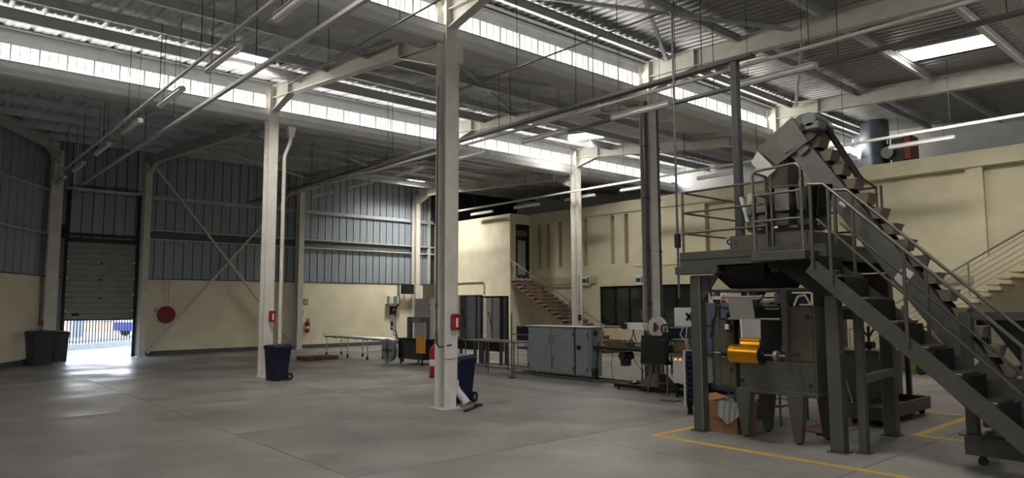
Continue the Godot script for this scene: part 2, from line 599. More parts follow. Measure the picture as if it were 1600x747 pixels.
func skylight(i: int, s: Array) -> void:
	var bay: int = s[0]
	var y0 := roof_y(bay, s[3])
	var y1 := roof_y(bay, s[4])
	var w := S("window_%d" % (i + 4), V((s[1] + s[2]) / 2, minf(y0, y1), (s[3] + s[4]) / 2))
	var m := MB.new()
	var lo := -0.05
	var hi := 0.42
	for e in [[s[1], s[3], s[2], s[3]], [s[1], s[4], s[2], s[4]], [s[1], s[3], s[1], s[4]], [s[2], s[3], s[2], s[4]]]:
		var a := V(e[0], roof_y(bay, e[1]), e[1])
		var b := V(e[2], roof_y(bay, e[3]), e[3])
		m.bar(a + V(0, (lo + hi) / 2, 0), b + V(0, (lo + hi) / 2, 0), 0.03, hi - lo)
	P(w, "kerb", m, "steel_grey")
	var g := MB.new()
	g.hex([V(s[1], y0 + hi, s[3]), V(s[2], y0 + hi, s[3]), V(s[2], y1 + hi, s[4]), V(s[1], y1 + hi, s[4]), V(s[1], y0 + hi + 0.02, s[3]), V(s[2], y0 + hi + 0.02, s[3]), V(s[2], y1 + hi + 0.02, s[4]), V(s[1], y1 + hi + 0.02, s[4])])
	P(w, "pane", g, "pane")
	var r := MB.new()
	var mz: float = lerpf(s[3], s[4], 0.45)
	r.bar(V(s[1], roof_y(bay, mz) + hi - 0.03, mz), V(s[2], roof_y(bay, mz) + hi - 0.03, mz), 0.025, 0.03)
	P(w, "glazing_bar", r, "steel_grey")

func roof_light(num: int, z: float, where: String) -> void:
	# translucent upright sheets between the gutter of one bay and the eave of the next
	var w := S("window_%d" % num, V(0, 7.37, z - 0.28))
	var zz := z - 0.25
	var pw := 0.55
	var n := int((XR - XL) / pw)
	var m := MB.new()
	m.span(0.004, pw - 0.004, 0, 0.42, -0.012, 0.0)
	var pm := m.mesh()
	var k := MB.new()
	k.span(-0.017, 0.017, 0, 0.42, 0.012, 0.04)
	k.span(pw * 0.33 - 0.007, pw * 0.33 + 0.007, 0, 0.42, 0.012, 0.03)
	k.span(pw * 0.67 - 0.007, pw * 0.67 + 0.007, 0, 0.42, 0.012, 0.03)
	var km := k.mesh()
	for i in n:
		PM(w, "pane", pm, "pane", V(XL + i * pw, 7.37, zz))
		if num != 3:
			PM(w, "glazing_bar", km, "gutter", V(XL + i * pw, 7.37, zz))
	var f := MB.new()
	f.span(XL, XR, 7.79, 7.84, zz - 0.05, zz + 0.03)
	P(w, "head_rail", f, "gutter")
	# eave beam and flashing above the panes; they stop at the slanting left wall
	var xl := 4.75 - 0.593 * (z - ZW)
	var b := T("eave_beam", "pale steel eave beam above the %s roof light" % where, "beam", V(4.6, 7.9, zz))
	P(b, "web", box1(xl, XR - 0.1, 7.84, 8.14, zz - 0.02, zz + 0.03), "gutter")
	P(b, "flange", box1(xl, XR - 0.1, 8.12, 8.14, zz + 0.03, zz + 0.16).span(xl, XR - 0.1, 7.98, 8.0, zz + 0.03, zz + 0.07), "gutter")
	var g := T("gutter", "long white folded gutter below the %s roof light" % where, "gutter", V(4.6, 6.98, zz))
	var gm := MB.new()
	var poly := [Vector2(0.20, 7.20), Vector2(0.14, 7.02), Vector2(-0.02, 6.98), Vector2(-0.30, 6.98), Vector2(-0.30, 7.0), Vector2(-0.02, 7.0), Vector2(0.125, 7.04), Vector2(0.18, 7.20), Vector2(0.18, 7.35), Vector2(0.02, 7.37), Vector2(0.20, 7.37)]
	gm.prism(poly, Transform3D(Basis(V(0, 0, 1), V(0, 1, 0), V(-1, 0, 0)), V(XR - 0.1, 0, zz)), XR - 0.1 - xl)
	P(g, "trough", gm, "gutter")
	P(g, "lip", MB.new().cyl(V(xl, 7.355, zz + 0.2), V(XR - 0.1, 7.355, zz + 0.2), 0.016, 8), "gutter")
	P(g, "drip_edge", box1(xl, XR - 0.1, 7.05, 7.07, zz + 0.12, zz + 0.17), "gutter")

func column(x: float, z: float, top: float, label: String, d := 0.32, w := 0.27, m := "steel_white") -> Node3D:
	var c := T("steel_column", label, "column", V(x, 0, z))
	P(c, "shaft", MB.new().hsec(V(x, 0.02, z), V(x, top, z), V(w, 0, 0), V(0, 0, d), 0.02, 0.014), m)
	P(c, "base_plate", box1(x - w * 0.72, x + w * 0.72, 0.0, 0.02, z - d * 0.7, z + d * 0.7), m)
	var bo := MB.new()
	for sx in [-1, 1]:
		for sz in [-1, 1]:
			bo.cyl(V(x + sx * w * 0.6, 0.02, z + sz * d * 0.58), V(x + sx * w * 0.6, 0.06, z + sz * d * 0.58), 0.016, 6)
	P(c, "anchor_bolts", bo, "steel_grey")
	return c

func beam(a: Vector3, b: Vector3, label: String, haunch_a := 0.0, haunch_b := 0.0, d := 0.36, m := "steel_white") -> Node3D:
	# I section from a to b (top centre line given), optional haunches under the ends
	var o := T("roof_beam", label, "beam", V(a.x, a.y - d, a.z))
	var dn := Vector3(0, -d / 2, 0)
	P(o, "web", MB.new().bar(a + dn, b + dn, 0.016, d - 0.02), m)
	P(o, "top_flange", MB.new().bar(a + V(0, -0.01, 0), b + V(0, -0.01, 0), 0.2, 0.02), m)
	P(o, "bottom_flange", MB.new().bar(a + V(0, -d + 0.01, 0), b + V(0, -d + 0.01, 0), 0.2, 0.02), m)
	var dir := (b - a).normalized()
	for e in [[a, dir, haunch_a], [b, -dir, haunch_b]]:
		if e[2] > 0.0:
			var p0: Vector3 = e[0] + V(0, -d, 0)
			var p1: Vector3 = p0 + e[1] * e[2]
			var p2 := p0 + V(0, -0.35, 0)
			var hm := MB.new()
			hm.bar(p2, p1, 0.2, 0.018)
			var s := V(0.008, 0, 0)
			hm.tri(p0 - s, p1 - s, p2 - s, V(-1, 0, 0))
			hm.tri(p0 + s, p1 + s, p2 + s, V(1, 0, 0))
			P(o, "haunch", hm, m)
			P(o, "end_plate", MB.new().bar(p1 + V(0, d, 0), p1 + V(0, 0, 0), 0.2, 0.03, e[1]), m)
	return o

func brace(a: Vector3, b: Vector3, label: String, r := 0.045, m := "steel_grey") -> void:
	var o := T("roof_brace", label, "brace", a)
	P(o, "rod", MB.new().bar(a, b, r * 1.6, r * 1.6), m)
	P(o, "gusset", MB.new().bar(a, a + (b - a).normalized() * 0.25, 0.16, 0.012).bar(b - (b - a).normalized() * 0.25, b, 0.16, 0.012), m)

func shell() -> void:
	# floor: cast slabs with sawn joints
	var fl := S("floor", V(0, -0.2, 0))
	P(fl, "sub_floor", box1(XL, XR, -0.2, -0.025, ZW - 0.25, ZF + 0.2), "concrete_edge")
	var J := 3.59
	var jx := [3.93 - 6 * J]
	while jx[-1] < XR - 1: jx.append(jx[-1] + J)
	var jz := [-7.16 + 4 * J]
	while jz[-1] > ZW: jz.append(jz[-1] - J)
	var rng := RandomNumberGenerator.new()
	rng.seed = 4
	for i in jx.size() - 1:
		for k in jz.size() - 1:
			var x0: float = maxf(jx[i], XL) + 0.006
			var x1: float = minf(jx[i + 1], XR) - 0.006
			var z1: float = minf(jz[k], ZF) - 0.006
			var z0: float = maxf(jz[k + 1], ZW - 0.2) + 0.006
			if x1 - x0 < 0.1 or z1 - z0 < 0.1: continue
			P(fl, "floor_slab", box1(x0, x1, -0.03, 0.0, z0, z1), "floor" if rng.randf() < 0.6 else "floor_dark")
	# painted lines
	for a in [[8.40, 11.3, -6.51, -6.41, "yellow floor line along the far edge of the packing machine bay"], [8.40, 8.50, -6.41, -0.6, "long yellow floor line in front of the packing machine legs"], [11.2, 13.86, -3.98, -3.86, "short wide yellow floor line between machine and stair foot"], [13.74, 13.86, -5.6, -3.98, "thin yellow floor line running from beside the wheeled tray"], [11.2, 11.3, -3.86, -1.2, "thin yellow floor line running towards the stair foot"]]:
		var t := T("floor_marking", a[4], "floor line", V((a[0] + a[1]) / 2, 0, (a[2] + a[3]) / 2))
		P(t, "paint", box1(a[0], a[1], 0.0, 0.003, a[2], a[3]), "tape")
	for i in 4:
		ceiling_bay(i)
	for i in SKYLIGHTS.size():
		skylight(i, SKYLIGHTS[i])
	roof_light(1, ZA, "far")
	roof_light(2, ZB, "near")
	roof_light(3, ZC, "hindmost")
	back_wall()
	left_wall()
	office()
	# end wall above the offices, front wall behind the camera
	var ew := S("wall_end", V(XR, 0, -12))
	P(ew, "render", box1(XR, XR + 0.25, 0, 8.6, ZW - 0.25, ZF + 0.25), "white_wall")
	var fw := S("wall_front", V(0, 0, ZF))
	P(fw, "sheeting", box1(XL - 3, -4.0, 0, 8.6, ZF, ZF + 0.2).span(0.5, XR, 0, 8.6, ZF, ZF + 0.2).span(-4.0, 0.5, 4.2, 8.6, ZF, ZF + 0.2), "clad")
	# outer ends of the roof lights are closed by gable sheets
	var tn := 0
	for z in [ZA, ZB, ZC]:
		tn += 1
		var gb := S("trim_%d" % tn, V(0, 7, z))
		P(gb, "upstand", box1(XL, XR, 8.1, 8.45, z - 0.30, z - 0.22), "gutter")

# ------------------------------------------------------------------ walls
const CT := 2.95      # top of the rendered lower wall
const DX0 := 4.62
const DX1 := 6.98

func clad_mesh(w: float, h: float) -> ArrayMesh:
	# one upright pan of wall sheeting with its raised seam
	var m := MB.new()
	m.span(0.016, w - 0.016, 0, h, -0.022, 0.0)
	m.span(0.016, 0.030, 0, h, 0.0, 0.022)
	m.span(w * 0.36, w * 0.40, 0, h, 0.0, 0.006).span(w * 0.66, w * 0.70, 0, h, 0.0, 0.006)
	return m.mesh()

func back_wall() -> void:
	var w := S("wall_back", V(12, 0, ZW))
	var z := ZW
	P(w, "render", box1(4.2, DX0 - 0.06, 0, CT, z - 0.25, z).span(DX1 + 0.06, XM, 0, CT, z - 0.25, z), "cream")
	P(w, "coping", box1(DX1 + 0.06, XM, CT, CT + 0.03, z - 0.06, z + 0.03).span(4.2, DX0 - 0.06, CT, CT + 0.03, z - 0.06, z + 0.03), "clad_joint")
	P(w, "backing", box1(4.0, DX0 - 0.06, CT, 8.3, z - 0.25, z - 0.07).span(DX1 + 0.06, XR, CT, 8.3, z - 0.25, z - 0.07).span(DX0 - 0.06, DX1 + 0.06, 4.3, 8.3, z - 0.25, z - 0.07), "clad_joint")
	var pw := 0.362
	var tiers := [[CT + 0.03, 4.50], [4.90, 6.12], [6.14, 8.0]]
	for t in tiers:
		var pm := clad_mesh(pw, t[1] - t[0])
		for i in 45:
			var x := 4.35 + i * pw
			if x > 20.6: break
			if x + pw > DX0 and x < DX1 and t[0] < 4.3:
				continue
			PM(w, "cladding_panel", pm, "clad", V(x, t[0], z - 0.045))
	var pd := clad_mesh(pw, 6.12 - 4.32)
	for i in range(1, 8):
		PM(w, "cladding_panel", pd, "clad", V(4.35 + i * pw, 4.32, z - 0.044))
	# sheeting rails: a dark channel over a pale lip, between the wall columns
	for s in [[7.35, 13.35], [13.7, 19.5], [19.85, 20.9]]:
		var m := box1(s[0], s[1], 4.50, 4.54, z - 0.03, z + 0.12).span(s[0], s[1], 4.86, 4.90, z - 0.03, z + 0.12)
		P(w, "rail_flange", m, "steel_white")
		P(w, "rail_web", box1(s[0], s[1], 4.54, 4.86, z - 0.03, z - 0.01), "skirting")
		P(w, "upper_rail", box1(s[0], s[1], 6.09, 6.14, z - 0.03, z + 0.10).span(s[0], s[1], 6.14, 6.26, z - 0.03, z - 0.015), "steel_grey")
	P(w, "door_head", box1(DX0, DX1, 4.5, 4.62, z - 0.04, z + 0.05), "clad_joint")
	P(w, "door_rail", box1(DX0 - 0.1, DX1 + 0.1, 6.2, 6.28, z - 0.04, z + 0.08), "steel_white")
	var bb := S("baseboard_back", V(13, 0, z))
	P(bb, "skirting", box1(DX1 + 0.1, 20.9, 0, 0.17, z, z + 0.025), "skirting")
	# sectional door, rolled up so that its lower part stands open
	var d := S("door_1", V(5.8, 0, z + 0.05))
	var n := 14
	var y0 := 1.43
	var h := (4.27 - y0) / n
	var m := MB.new()
	m.span(DX0 + 0.06, DX1 - 0.06, 0.006, h - 0.006, -0.03, 0.0)
	m.span(DX0 + 0.06, DX1 - 0.06, h * 0.35, h * 0.65, 0.0, 0.012)
	var sm := m.mesh()
	for i in n:
		PM(d, "slat", sm, "door_slat", V(0, y0 + i * h, z + 0.06))
	P(d, "leaf_back", box1(DX0 + 0.05, DX1 - 0.05, y0, 4.45, z + 0.01, z + 0.028), "clad_joint")
	P(d, "bottom_seal", box1(DX0 + 0.06, DX1 - 0.06, y0 - 0.04, y0, z + 0.03, z + 0.055), "rubber")
	var tr := MB.new()
	for x in [DX0, DX1]:
		tr.span(x - 0.05, x + 0.05, 0, 6.2, z + 0.0, z + 0.03).span(x - 0.05, x - 0.03, 0, 6.2, z + 0.03, z + 0.11).span(x + 0.03, x + 0.05, 0, 6.2, z + 0.03, z + 0.11)
	P(d, "track", tr, "clad_joint")
	for x in [DX0 + 0.08, DX1 - 0.08]:
		for y in [1.75, 2.35, 2.95, 3.55]:
			P(d, "roller_hinge", box1(x - 0.03, x + 0.03, y - 0.03, y + 0.03, z + 0.06, z + 0.10, 0.008), "steel_white")
	for y in [2.2, 2.9, 3.5]:
		P(d, "hinge", box1(5.74, 5.84, y - 0.02, y + 0.03, z + 0.06, z + 0.09, 0.006), "dark")
	P(d, "handle", box1(4.9, 5.14, y0 + 0.13, y0 + 0.23, z + 0.06, z + 0.10, 0.02), "dark")
	P(d, "latch", MB.new().tube([V(4.7, 2.22, z + 0.08), V(4.86, 2.24, z + 0.09), V(4.9, 2.16, z + 0.09)], 0.014, 6), "bar_iron")
	P(d, "spring_shaft", MB.new().cyl(V(DX0, 6.35, z + 0.15), V(DX1, 6.35, z + 0.15), 0.03).cyl(V(5.1, 6.35, z + 0.15), V(5.7, 6.35, z + 0.15), 0.06).cyl(V(6.0, 6.35, z + 0.15), V(6.6, 6.35, z + 0.15), 0.06), "pipe_grey")
	P(d, "jamb", box1(DX0 - 0.16, DX0 - 0.05, 0, 4.4, z - 0.25, z + 0.02).span(DX1 + 0.05, DX1 + 0.16, 0, 4.4, z - 0.25, z + 0.02), "machine_grey")

func left_wall() -> void:
	var a := V(4.37, 0, ZW)
	var dir := V(-0.51, 0, 0.86).normalized()
	var out := V(-dir.z, 0, dir.x)        # away from the hall
	if out.x > 0: out = -out
	var w := S("wall_left", a)
	var b := Basis(dir, Vector3.UP, -out if dir.cross(Vector3.UP).dot(-out) > 0 else out)
	var L := 42.0
	var mid := func(t0: float, t1: float, y0: float, y1: float, o0: float, o1: float) -> MB:
		var m := MB.new()
		return m.box(a + dir * (t0 + t1) / 2 + V(0, (y0 + y1) / 2, 0) + out * (o0 + o1) / 2, V(t1 - t0, y1 - y0, absf(o1 - o0)), Basis(dir, Vector3.UP, dir.cross(Vector3.UP)))
	P(w, "render", mid.call(-0.2, L, 0, CT, 0.0, 0.25), "cream")
	P(w, "backing", mid.call(-0.2, L, CT, 8.6, 0.07, 0.25), "clad_joint")
	P(w, "coping", mid.call(0.0, L, CT, CT + 0.03, -0.03, 0.06), "clad_joint")
	var bs := Basis(-dir, Vector3.UP, (-dir).cross(Vector3.UP))
	if bs.z.dot(out) > 0:
		bs = Basis(dir, Vector3.UP, dir.cross(Vector3.UP))
	var pm := clad_mesh(0.5, 8.35 - CT)
	for i in 16:
		var t := i * 0.5
		var o := a + dir * (t if bs.x.dot(dir) > 0 else t + 0.5) + out * 0.045
		PM(w, "cladding_panel", pm, "clad", o + V(0, CT, 0), bs)
	P(w, "sheeting", mid.call(8.0, L, CT, 8.5, 0.03, 0.06), "clad")
	for y in [4.42, 5.95]:
		P(w, "rail", mid.call(0.35, L, y, y + 0.05, -0.12, 0.04), "steel_grey")
	var bb := S("baseboard_left", a)
	P(bb, "skirting", mid.call(0.0, L, 0, 0.17, -0.025, 0.0), "skirting")

func slab_frame(m: MB, x0: float, x1: float, outer: Array, holes: Array) -> void:
	# a wall layer between x0 and x1 covering outer [z0, z1, y0, y1] except for rectangular holes (disjoint in z)
	var zs := [outer[0]]
	holes.sort_custom(func(p, q): return p[0] < q[0])
	var z: float = outer[0]
	for h in holes:
		if h[0] > z: m.span(x0, x1, outer[2], outer[3], z, h[0])
		if h[2] > outer[2]: m.span(x0, x1, outer[2], h[2], h[0], h[1])
		if h[3] < outer[3]: m.span(x0, x1, h[3], outer[3], h[0], h[1])
		z = h[1]
	if z < outer[1]: m.span(x0, x1, outer[2], outer[3], z, outer[1])

func office() -> void:
	var w := S("wall_office", V(XM, 0, -10))
	var top := 6.12
	# ground storey and the storey above, with openings for windows and niches
	var wins := [[-19.75, -17.45, 1.04, 2.66], [-16.75, -14.5, 1.04, 2.66]]
	var g := MB.new()
	slab_frame(g, XM, XM + 0.25, [-23.95, ZF, 0, 2.76], wins)
	P(w, "ground_storey", g, "cream_office")
	var slots := []
	for zc in [-23.40, -22.83, -22.05, -21.28, -20.52, -19.0, -18.26]:
		slots.append([zc - 0.10, zc + 0.10, 3.57, 5.6])
	var niches := slots.duplicate()
	niches.append([-14.55, -12.3, 3.1, 5.62])
	niches.append([-12.0, -9.3, 3.1, 5.62])
	niches.append([-9.05, -6.13, 3.16, 5.64])
	niches.append([-5.72, -2.0, 3.16, 5.64])
	var u := MB.new()
	slab_frame(u, XM, XM + 0.15, [-23.95, ZF, 2.76, 5.66], niches)
	P(w, "upper_storey", u, "cream_office")
	var u2 := MB.new()
	slab_frame(u2, XM + 0.15, XM + 0.30, [-23.95, ZF, 2.76, 5.66], slots)
	P(w, "panel_back", u2, "cream_office")
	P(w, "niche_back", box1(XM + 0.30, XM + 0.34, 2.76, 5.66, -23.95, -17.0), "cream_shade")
	P(w, "parapet", box1(XM - 0.05, XM + 0.34, 5.66, top, -23.9, ZF, 0.015), "cream_office")
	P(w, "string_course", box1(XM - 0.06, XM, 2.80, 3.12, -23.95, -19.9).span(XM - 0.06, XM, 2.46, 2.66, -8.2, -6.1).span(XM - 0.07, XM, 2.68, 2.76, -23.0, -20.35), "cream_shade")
	P(w, "sill_band", box1(XM - 0.03, XM, 3.42, 3.48, -17.9, -9.2), "cream_office")
	var roof := S("ceiling_office", V(24, 5.3, -12))
	P(roof, "deck", box1(XM + 0.25, XR, 5.3, 5.45, ZW, ZF), "concrete_edge")
	var k := 9 + 4
	for wi in 2:
		var q: Array = wins[wi]
		var ws := S("window_%d" % (13 + wi), V(XM, q[2], (q[0] + q[1]) / 2))
		var f := MB.new()
		var n := 3
		for i in n + 1:
			var z: float = lerpf(q[0] + 0.03, q[1] - 0.03, float(i) / n)
			f.span(XM + 0.05, XM + 0.11, q[2], q[3], z - 0.03, z + 0.03)
		f.span(XM + 0.05, XM + 0.11, q[2], q[2] + 0.06, q[0], q[1]).span(XM + 0.05, XM + 0.11, q[3] - 0.06, q[3], q[0], q[1])
		P(ws, "window_frame", f, "door_frame")
		for i in n:
			var z0: float = lerpf(q[0], q[1], float(i) / n) + 0.05
			var z1: float = lerpf(q[0], q[1], float(i + 1) / n) - 0.02
			P(ws, "pane", box1(XM + 0.075, XM + 0.085, q[2] + 0.05, q[3] - 0.05, z0, z1), "window_glass")
		P(ws, "sill", box1(XM - 0.04, XM + 0.05, q[2] - 0.04, q[2], q[0] - 0.05, q[1] + 0.05), "cream_shade")
	var rm := S("wall_room", V(24, 0, -17))
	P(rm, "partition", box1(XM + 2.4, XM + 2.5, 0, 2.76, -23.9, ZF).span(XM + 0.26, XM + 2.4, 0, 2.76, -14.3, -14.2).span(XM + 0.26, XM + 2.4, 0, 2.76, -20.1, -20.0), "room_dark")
	# the block that stands forward, with the upstairs door in its side
	var bl := S("wall_block", V(20.98, 0, -27))
	var zb := -23.95
	var xb := 20.98
	P(bl, "front", box1(xb, xb + 0.2, 0, 6.08, ZW, zb, 0.012), "cream")
	var s := MB.new()
	s.span(xb + 0.2, XM + 0.25, 0, 3.1, zb - 0.2, zb).span(xb + 0.2, 21.32, 3.1, 6.08, zb - 0.2, zb).span(22.2, XM + 0.25, 3.1, 6.08, zb - 0.2, zb).span(21.32, 22.2, 5.62, 6.08, zb - 0.2, zb)
	P(bl, "side", s, "cream")
	P(bl, "top", box1(xb + 0.2, XM + 0.3, 5.9, 6.05, ZW, zb - 0.2), "cream")
	var d := S("door_2", V(21.76, 3.1, zb - 0.1))
	P(d, "frame", box1(21.32, 21.39, 3.1, 5.62, zb - 0.15, zb - 0.04).span(22.13, 22.2, 3.1, 5.62, zb - 0.15, zb - 0.04).span(21.39, 22.13, 5.36, 5.62, zb - 0.15, zb - 0.04).span(21.39, 22.13, 4.98, 5.08, zb - 0.15, zb - 0.04), "door_frame")
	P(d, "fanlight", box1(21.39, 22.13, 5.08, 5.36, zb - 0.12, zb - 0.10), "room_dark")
	P(d, "leaf_frame", box1(21.39, 21.50, 3.12, 4.98, zb - 0.13, zb - 0.07).span(22.02, 22.13, 3.12, 4.98, zb - 0.13, zb - 0.07).span(21.5, 22.02, 3.12, 3.3, zb - 0.13, zb - 0.07).span(21.5, 22.02, 4.88, 4.98, zb - 0.13, zb - 0.07), "door_frame")
	P(d, "pane", box1(21.5, 22.02, 3.3, 4.88, zb - 0.11, zb - 0.10), "door_glass")
	P(d, "door_handle", box1(21.46, 21.48, 4.05, 4.25, zb - 0.07, zb - 0.03, 0.008), "handrail")
	# conduit on the block's front
	var c := T("wall_conduit", "pale conduit with a short drop on the cream block above the slatted cabinets", "conduit", V(xb - 0.03, 2.5, -26.5))
	P(c, "pipe", MB.new().tube([V(xb - 0.03, 3.0, -29.0), V(xb - 0.03, 3.0, -25.86), V(xb - 0.03, 2.95, -25.81), V(xb - 0.03, 2.5, -25.81)], 0.03, 8), "cream_shade")
	P(c, "plug", box1(xb - 0.06, xb, 2.42, 2.5, -25.85, -25.77), "cream_shade")

# a stair with stone treads let into the office wall, railing along its free side
func stair_wall(called: String, label: String, z0: float, y0: float, n: int, rise: float, go: float, dirz: float, solid: bool, post_every: int) -> void:
	var xf := XM - 1.32
	var t := T(called, label, "staircase", V(xf, 0, z0))
	for i in n:
		var y := y0 + i * rise
		var z := z0 + dirz * i * go
		P(t, "tread", box1(xf, XM, y - 0.05, y, z - dirz * 0.02, z + dirz * (go + 0.03), 0.008), "tread_brown" if solid else "tread")
		if solid:
			P(t, "riser", box1(xf + 0.03, XM, y - rise, y - 0.05, z + dirz * 0.02, z + dirz * 0.05), "stair_brown")
	if solid:
		var a := V(0, y0 - rise * 1.6, z0)
		var m := MB.new()
		var zt := z0 + dirz * n * go
		var yt := y0 + n * rise
		m.hex([V(xf + 0.05, y0 - rise - 0.16, z0), V(XM - 0.001, y0 - rise - 0.16, z0), V(XM - 0.001, yt - rise - 0.16, zt), V(xf + 0.05, yt - rise - 0.16, zt), V(xf + 0.05, y0 - rise - 0.04, z0), V(XM - 0.001, y0 - rise - 0.04, z0), V(XM - 0.001, yt - rise - 0.04, zt), V(xf + 0.05, yt - rise - 0.04, zt)])
		P(t, "soffit", m, "stair_brown")
	var xr := xf + 0.04
	var a := V(xr, y0, z0 + dirz * go * 0.5)
	var b := V(xr, y0 + (n - 1) * rise, z0 + dirz * go * (n - 0.5))
	P(t, "handrail", MB.new().tube([a + V(0, 0.9, -dirz * 0.15), b + V(0, 0.9, dirz * 0.1)], 0.026, 10), "handrail")
	for k in 5:
		P(t, "rail_bar", MB.new().cyl(a + V(0, 0.14 + k * 0.15, 0), b + V(0, 0.14 + k * 0.15, 0), 0.009, 6), "handrail")
	for i in range(0, n, post_every):
		var p := V(xr, y0 + i * rise, z0 + dirz * go * (i + 0.5))
		P(t, "post", MB.new().cyl(p, p + V(0, 0.9, 0), 0.02, 8), "handrail")

# ------------------------------------------------------------------ steelwork, services under the roof
func steel() -> void:
	# inner columns
	column(7.8, ZB, 8.0, "tall white steel column nearest the camera, blue bin at its foot")
	column(7.6, ZA, 7.9, "white steel column with a blue bin in front and a downpipe beside it")
	column(14.05, ZB, 8.0, "white steel column behind the label applicator with two dark downpipes")
	column(20.4, ZB, 8.0, "white steel column behind the head of the bucket elevator")
	column(13.72, ZA, 7.9, "white steel column standing hidden behind the nearest column")
	column(19.8, ZA, 7.9, "white steel column behind the large grey cabinet machine")
	# wall columns
	column(4.1, -29.0, 7.4, "broad pale wall column in the corner left of the roller door", 0.42, 0.36, "steel_white")
	column(7.2, ZW + 0.24, 7.5, "pale wall column between the roller door and the red hose reel", 0.40, 0.24, "steel_white")
	column(13.5, ZW + 0.24, 7.5, "pale wall column left of the red fire extinguisher", 0.40, 0.24, "steel_white")
	column(19.68, ZW + 0.24, 7.5, "pale wall column beside the small wall monitor", 0.40, 0.24, "steel_white")
	for a in [[4.78, 6.2, 7.9, "slim grey post above the left door track"], [6.96, 6.2, 7.9, "slim grey post above the right door track"], [20.55, 0.0, 7.9, "slim grey post in the corner beside the cream block"]]:
		var t := T("wall_post", a[3], "post", V(a[0], a[1], ZW + 0.1))
		P(t, "shaft", MB.new().hsec(V(a[0], a[1] + 0.01, ZW + 0.1), V(a[0], a[2], ZW + 0.1), V(0.12, 0, 0), V(0, 0, 0.14), 0.01, 0.008), "steel_grey")
		P(t, "end_plate", box1(a[0] - 0.08, a[0] + 0.08, a[1], a[1] + 0.012, ZW + 0.02, ZW + 0.18), "steel_grey")
	# rafters
	beam(V(7.7, 7.28, ZB - 0.16), V(7.62, 7.97, ZA + 0.16), "white rafter rising from the nearest column to the bin column", 1.3, 1.0)
	beam(V(14.05, 7.28, ZB - 0.16), V(13.75, 7.97, ZA + 0.16), "white rafter from the downpipe column to the column hidden behind", 1.3, 1.0)
	beam(V(20.4, 7.28, ZB - 0.16), V(19.8, 7.97, ZA + 0.16), "white rafter in the middle bay nearest the cream office wall", 1.3, 1.0)
	beam(V(7.8, 8.0, ZB + 0.16), V(7.8, 7.66, ZC), "white rafter passing overhead from the nearest column towards the camera", 1.3, 0.0, 0.42)
	beam(V(14.05, 8.02, ZB + 0.16), V(14.05, 7.66, ZC), "deep white rafter overhead above the cable tray, from the downpipe column", 1.3, 0.0, 0.42)
	beam(V(20.4, 8.06, ZB + 0.16), V(20.4, 7.70, ZC), "deep white rafter overhead right of the elevator head, below the skylight", 1.3, 0.0, 0.42)
	beam(V(7.55, 7.22, ZA - 0.16), V(7.2, 7.74, ZW + 0.44), "grey haunched rafter from the bin column back to the door wall", 1.0, 0.9, 0.36, "steel_grey")
	beam(V(13.72, 7.22, ZA - 0.16), V(13.5, 7.74, ZW + 0.44), "grey haunched rafter back to the column beside the fire extinguisher", 1.0, 0.9, 0.36, "steel_grey")
	beam(V(19.8, 7.22, ZA - 0.16), V(19.68, 7.74, ZW + 0.44), "pale haunched rafter above the cream block, back to the monitor column", 1.0, 0.9, 0.36, "steel_white")
	beam(V(4.1, 7.62, -28.75), V(-2.0, 7.75, -18.6), "grey rafter along the dark left wall above the corner column", 0.8, 0.0, 0.34, "steel_grey")
	# roof bracing
	for a in [[V(7.9, 7.12, -19.2), V(13.6, 7.15, -23.5), "grey roof brace from the bin column head towards the fire extinguisher column"], [V(13.6, 7.1, -19.3), V(7.4, 7.2, -23.6), "grey roof brace crossing the far bay behind the bin column"],
			[V(8.0, 7.3, -11.5), V(13.7, 7.7, -15.5), "grey roof brace running back from behind the nearest column head"], [V(13.9, 7.4, -11.3), V(8.0, 7.75, -15.4), "grey roof brace crossing the middle bay towards the bin column"],
			[V(8.0, 7.95, -10.2), V(14.0, 7.72, -6.9), "pale roof brace crossing overhead, upper left of the cable tray"], [V(14.0, 7.93, -10.1), V(8.0, 7.75, -6.6), "pale roof brace overhead meeting the deep rafter near the column head"],
			[V(14.2, 7.72, -6.7), V(20.2, 7.86, -9.9), "pale roof brace overhead behind the bucket elevator"], [V(13.8, 7.2, -24.0), V(19.5, 7.3, -20.0), "grey roof brace in the far bay above the monitor column"],
			[V(7.3, 7.3, -24.2), V(13.4, 7.5, -28.9), "grey roof brace in the far bay nearest the back wall"]]:
		brace(a[0], a[1], a[2])
	# cross bracing on the back wall
	for a in [[V(7.45, 0.12, ZW + 0.14), V(13.3, 7.2, ZW + 0.14), "grey wall brace rising from the roller door column to the right"], [V(7.5, 7.3, ZW + 0.2), V(13.3, 0.25, ZW + 0.2), "grey wall brace falling to the foot of the extinguisher column"]]:
		var t := T("wall_brace", a[2], "brace", V(a[0].x, minf(a[0].y, a[1].y), a[0].z))
		P(t, "tube", MB.new().cyl(a[0], a[1], 0.05, 10), "steel_white")
		P(t, "end_plate", MB.new().bar(a[0], a[0] + (a[1] - a[0]).normalized() * 0.3, 0.012, 0.14).bar(a[1] - (a[1] - a[0]).normalized() * 0.3, a[1], 0.012, 0.14), "steel_grey")
	# downpipes
	var dp := T("downpipe", "white downpipe with hopper beside the bin column", "downpipe", V(7.98, 0, ZA + 0.02))
	P(dp, "pipe", MB.new().tube([V(8.2, 6.72, ZA - 0.1), V(8.18, 6.5, ZA - 0.08), V(7.98, 6.05, ZA + 0.02), V(7.98, 5.9, ZA + 0.02), V(7.98, 0.02, ZA + 0.02)], 0.055, 12), "steel_white")
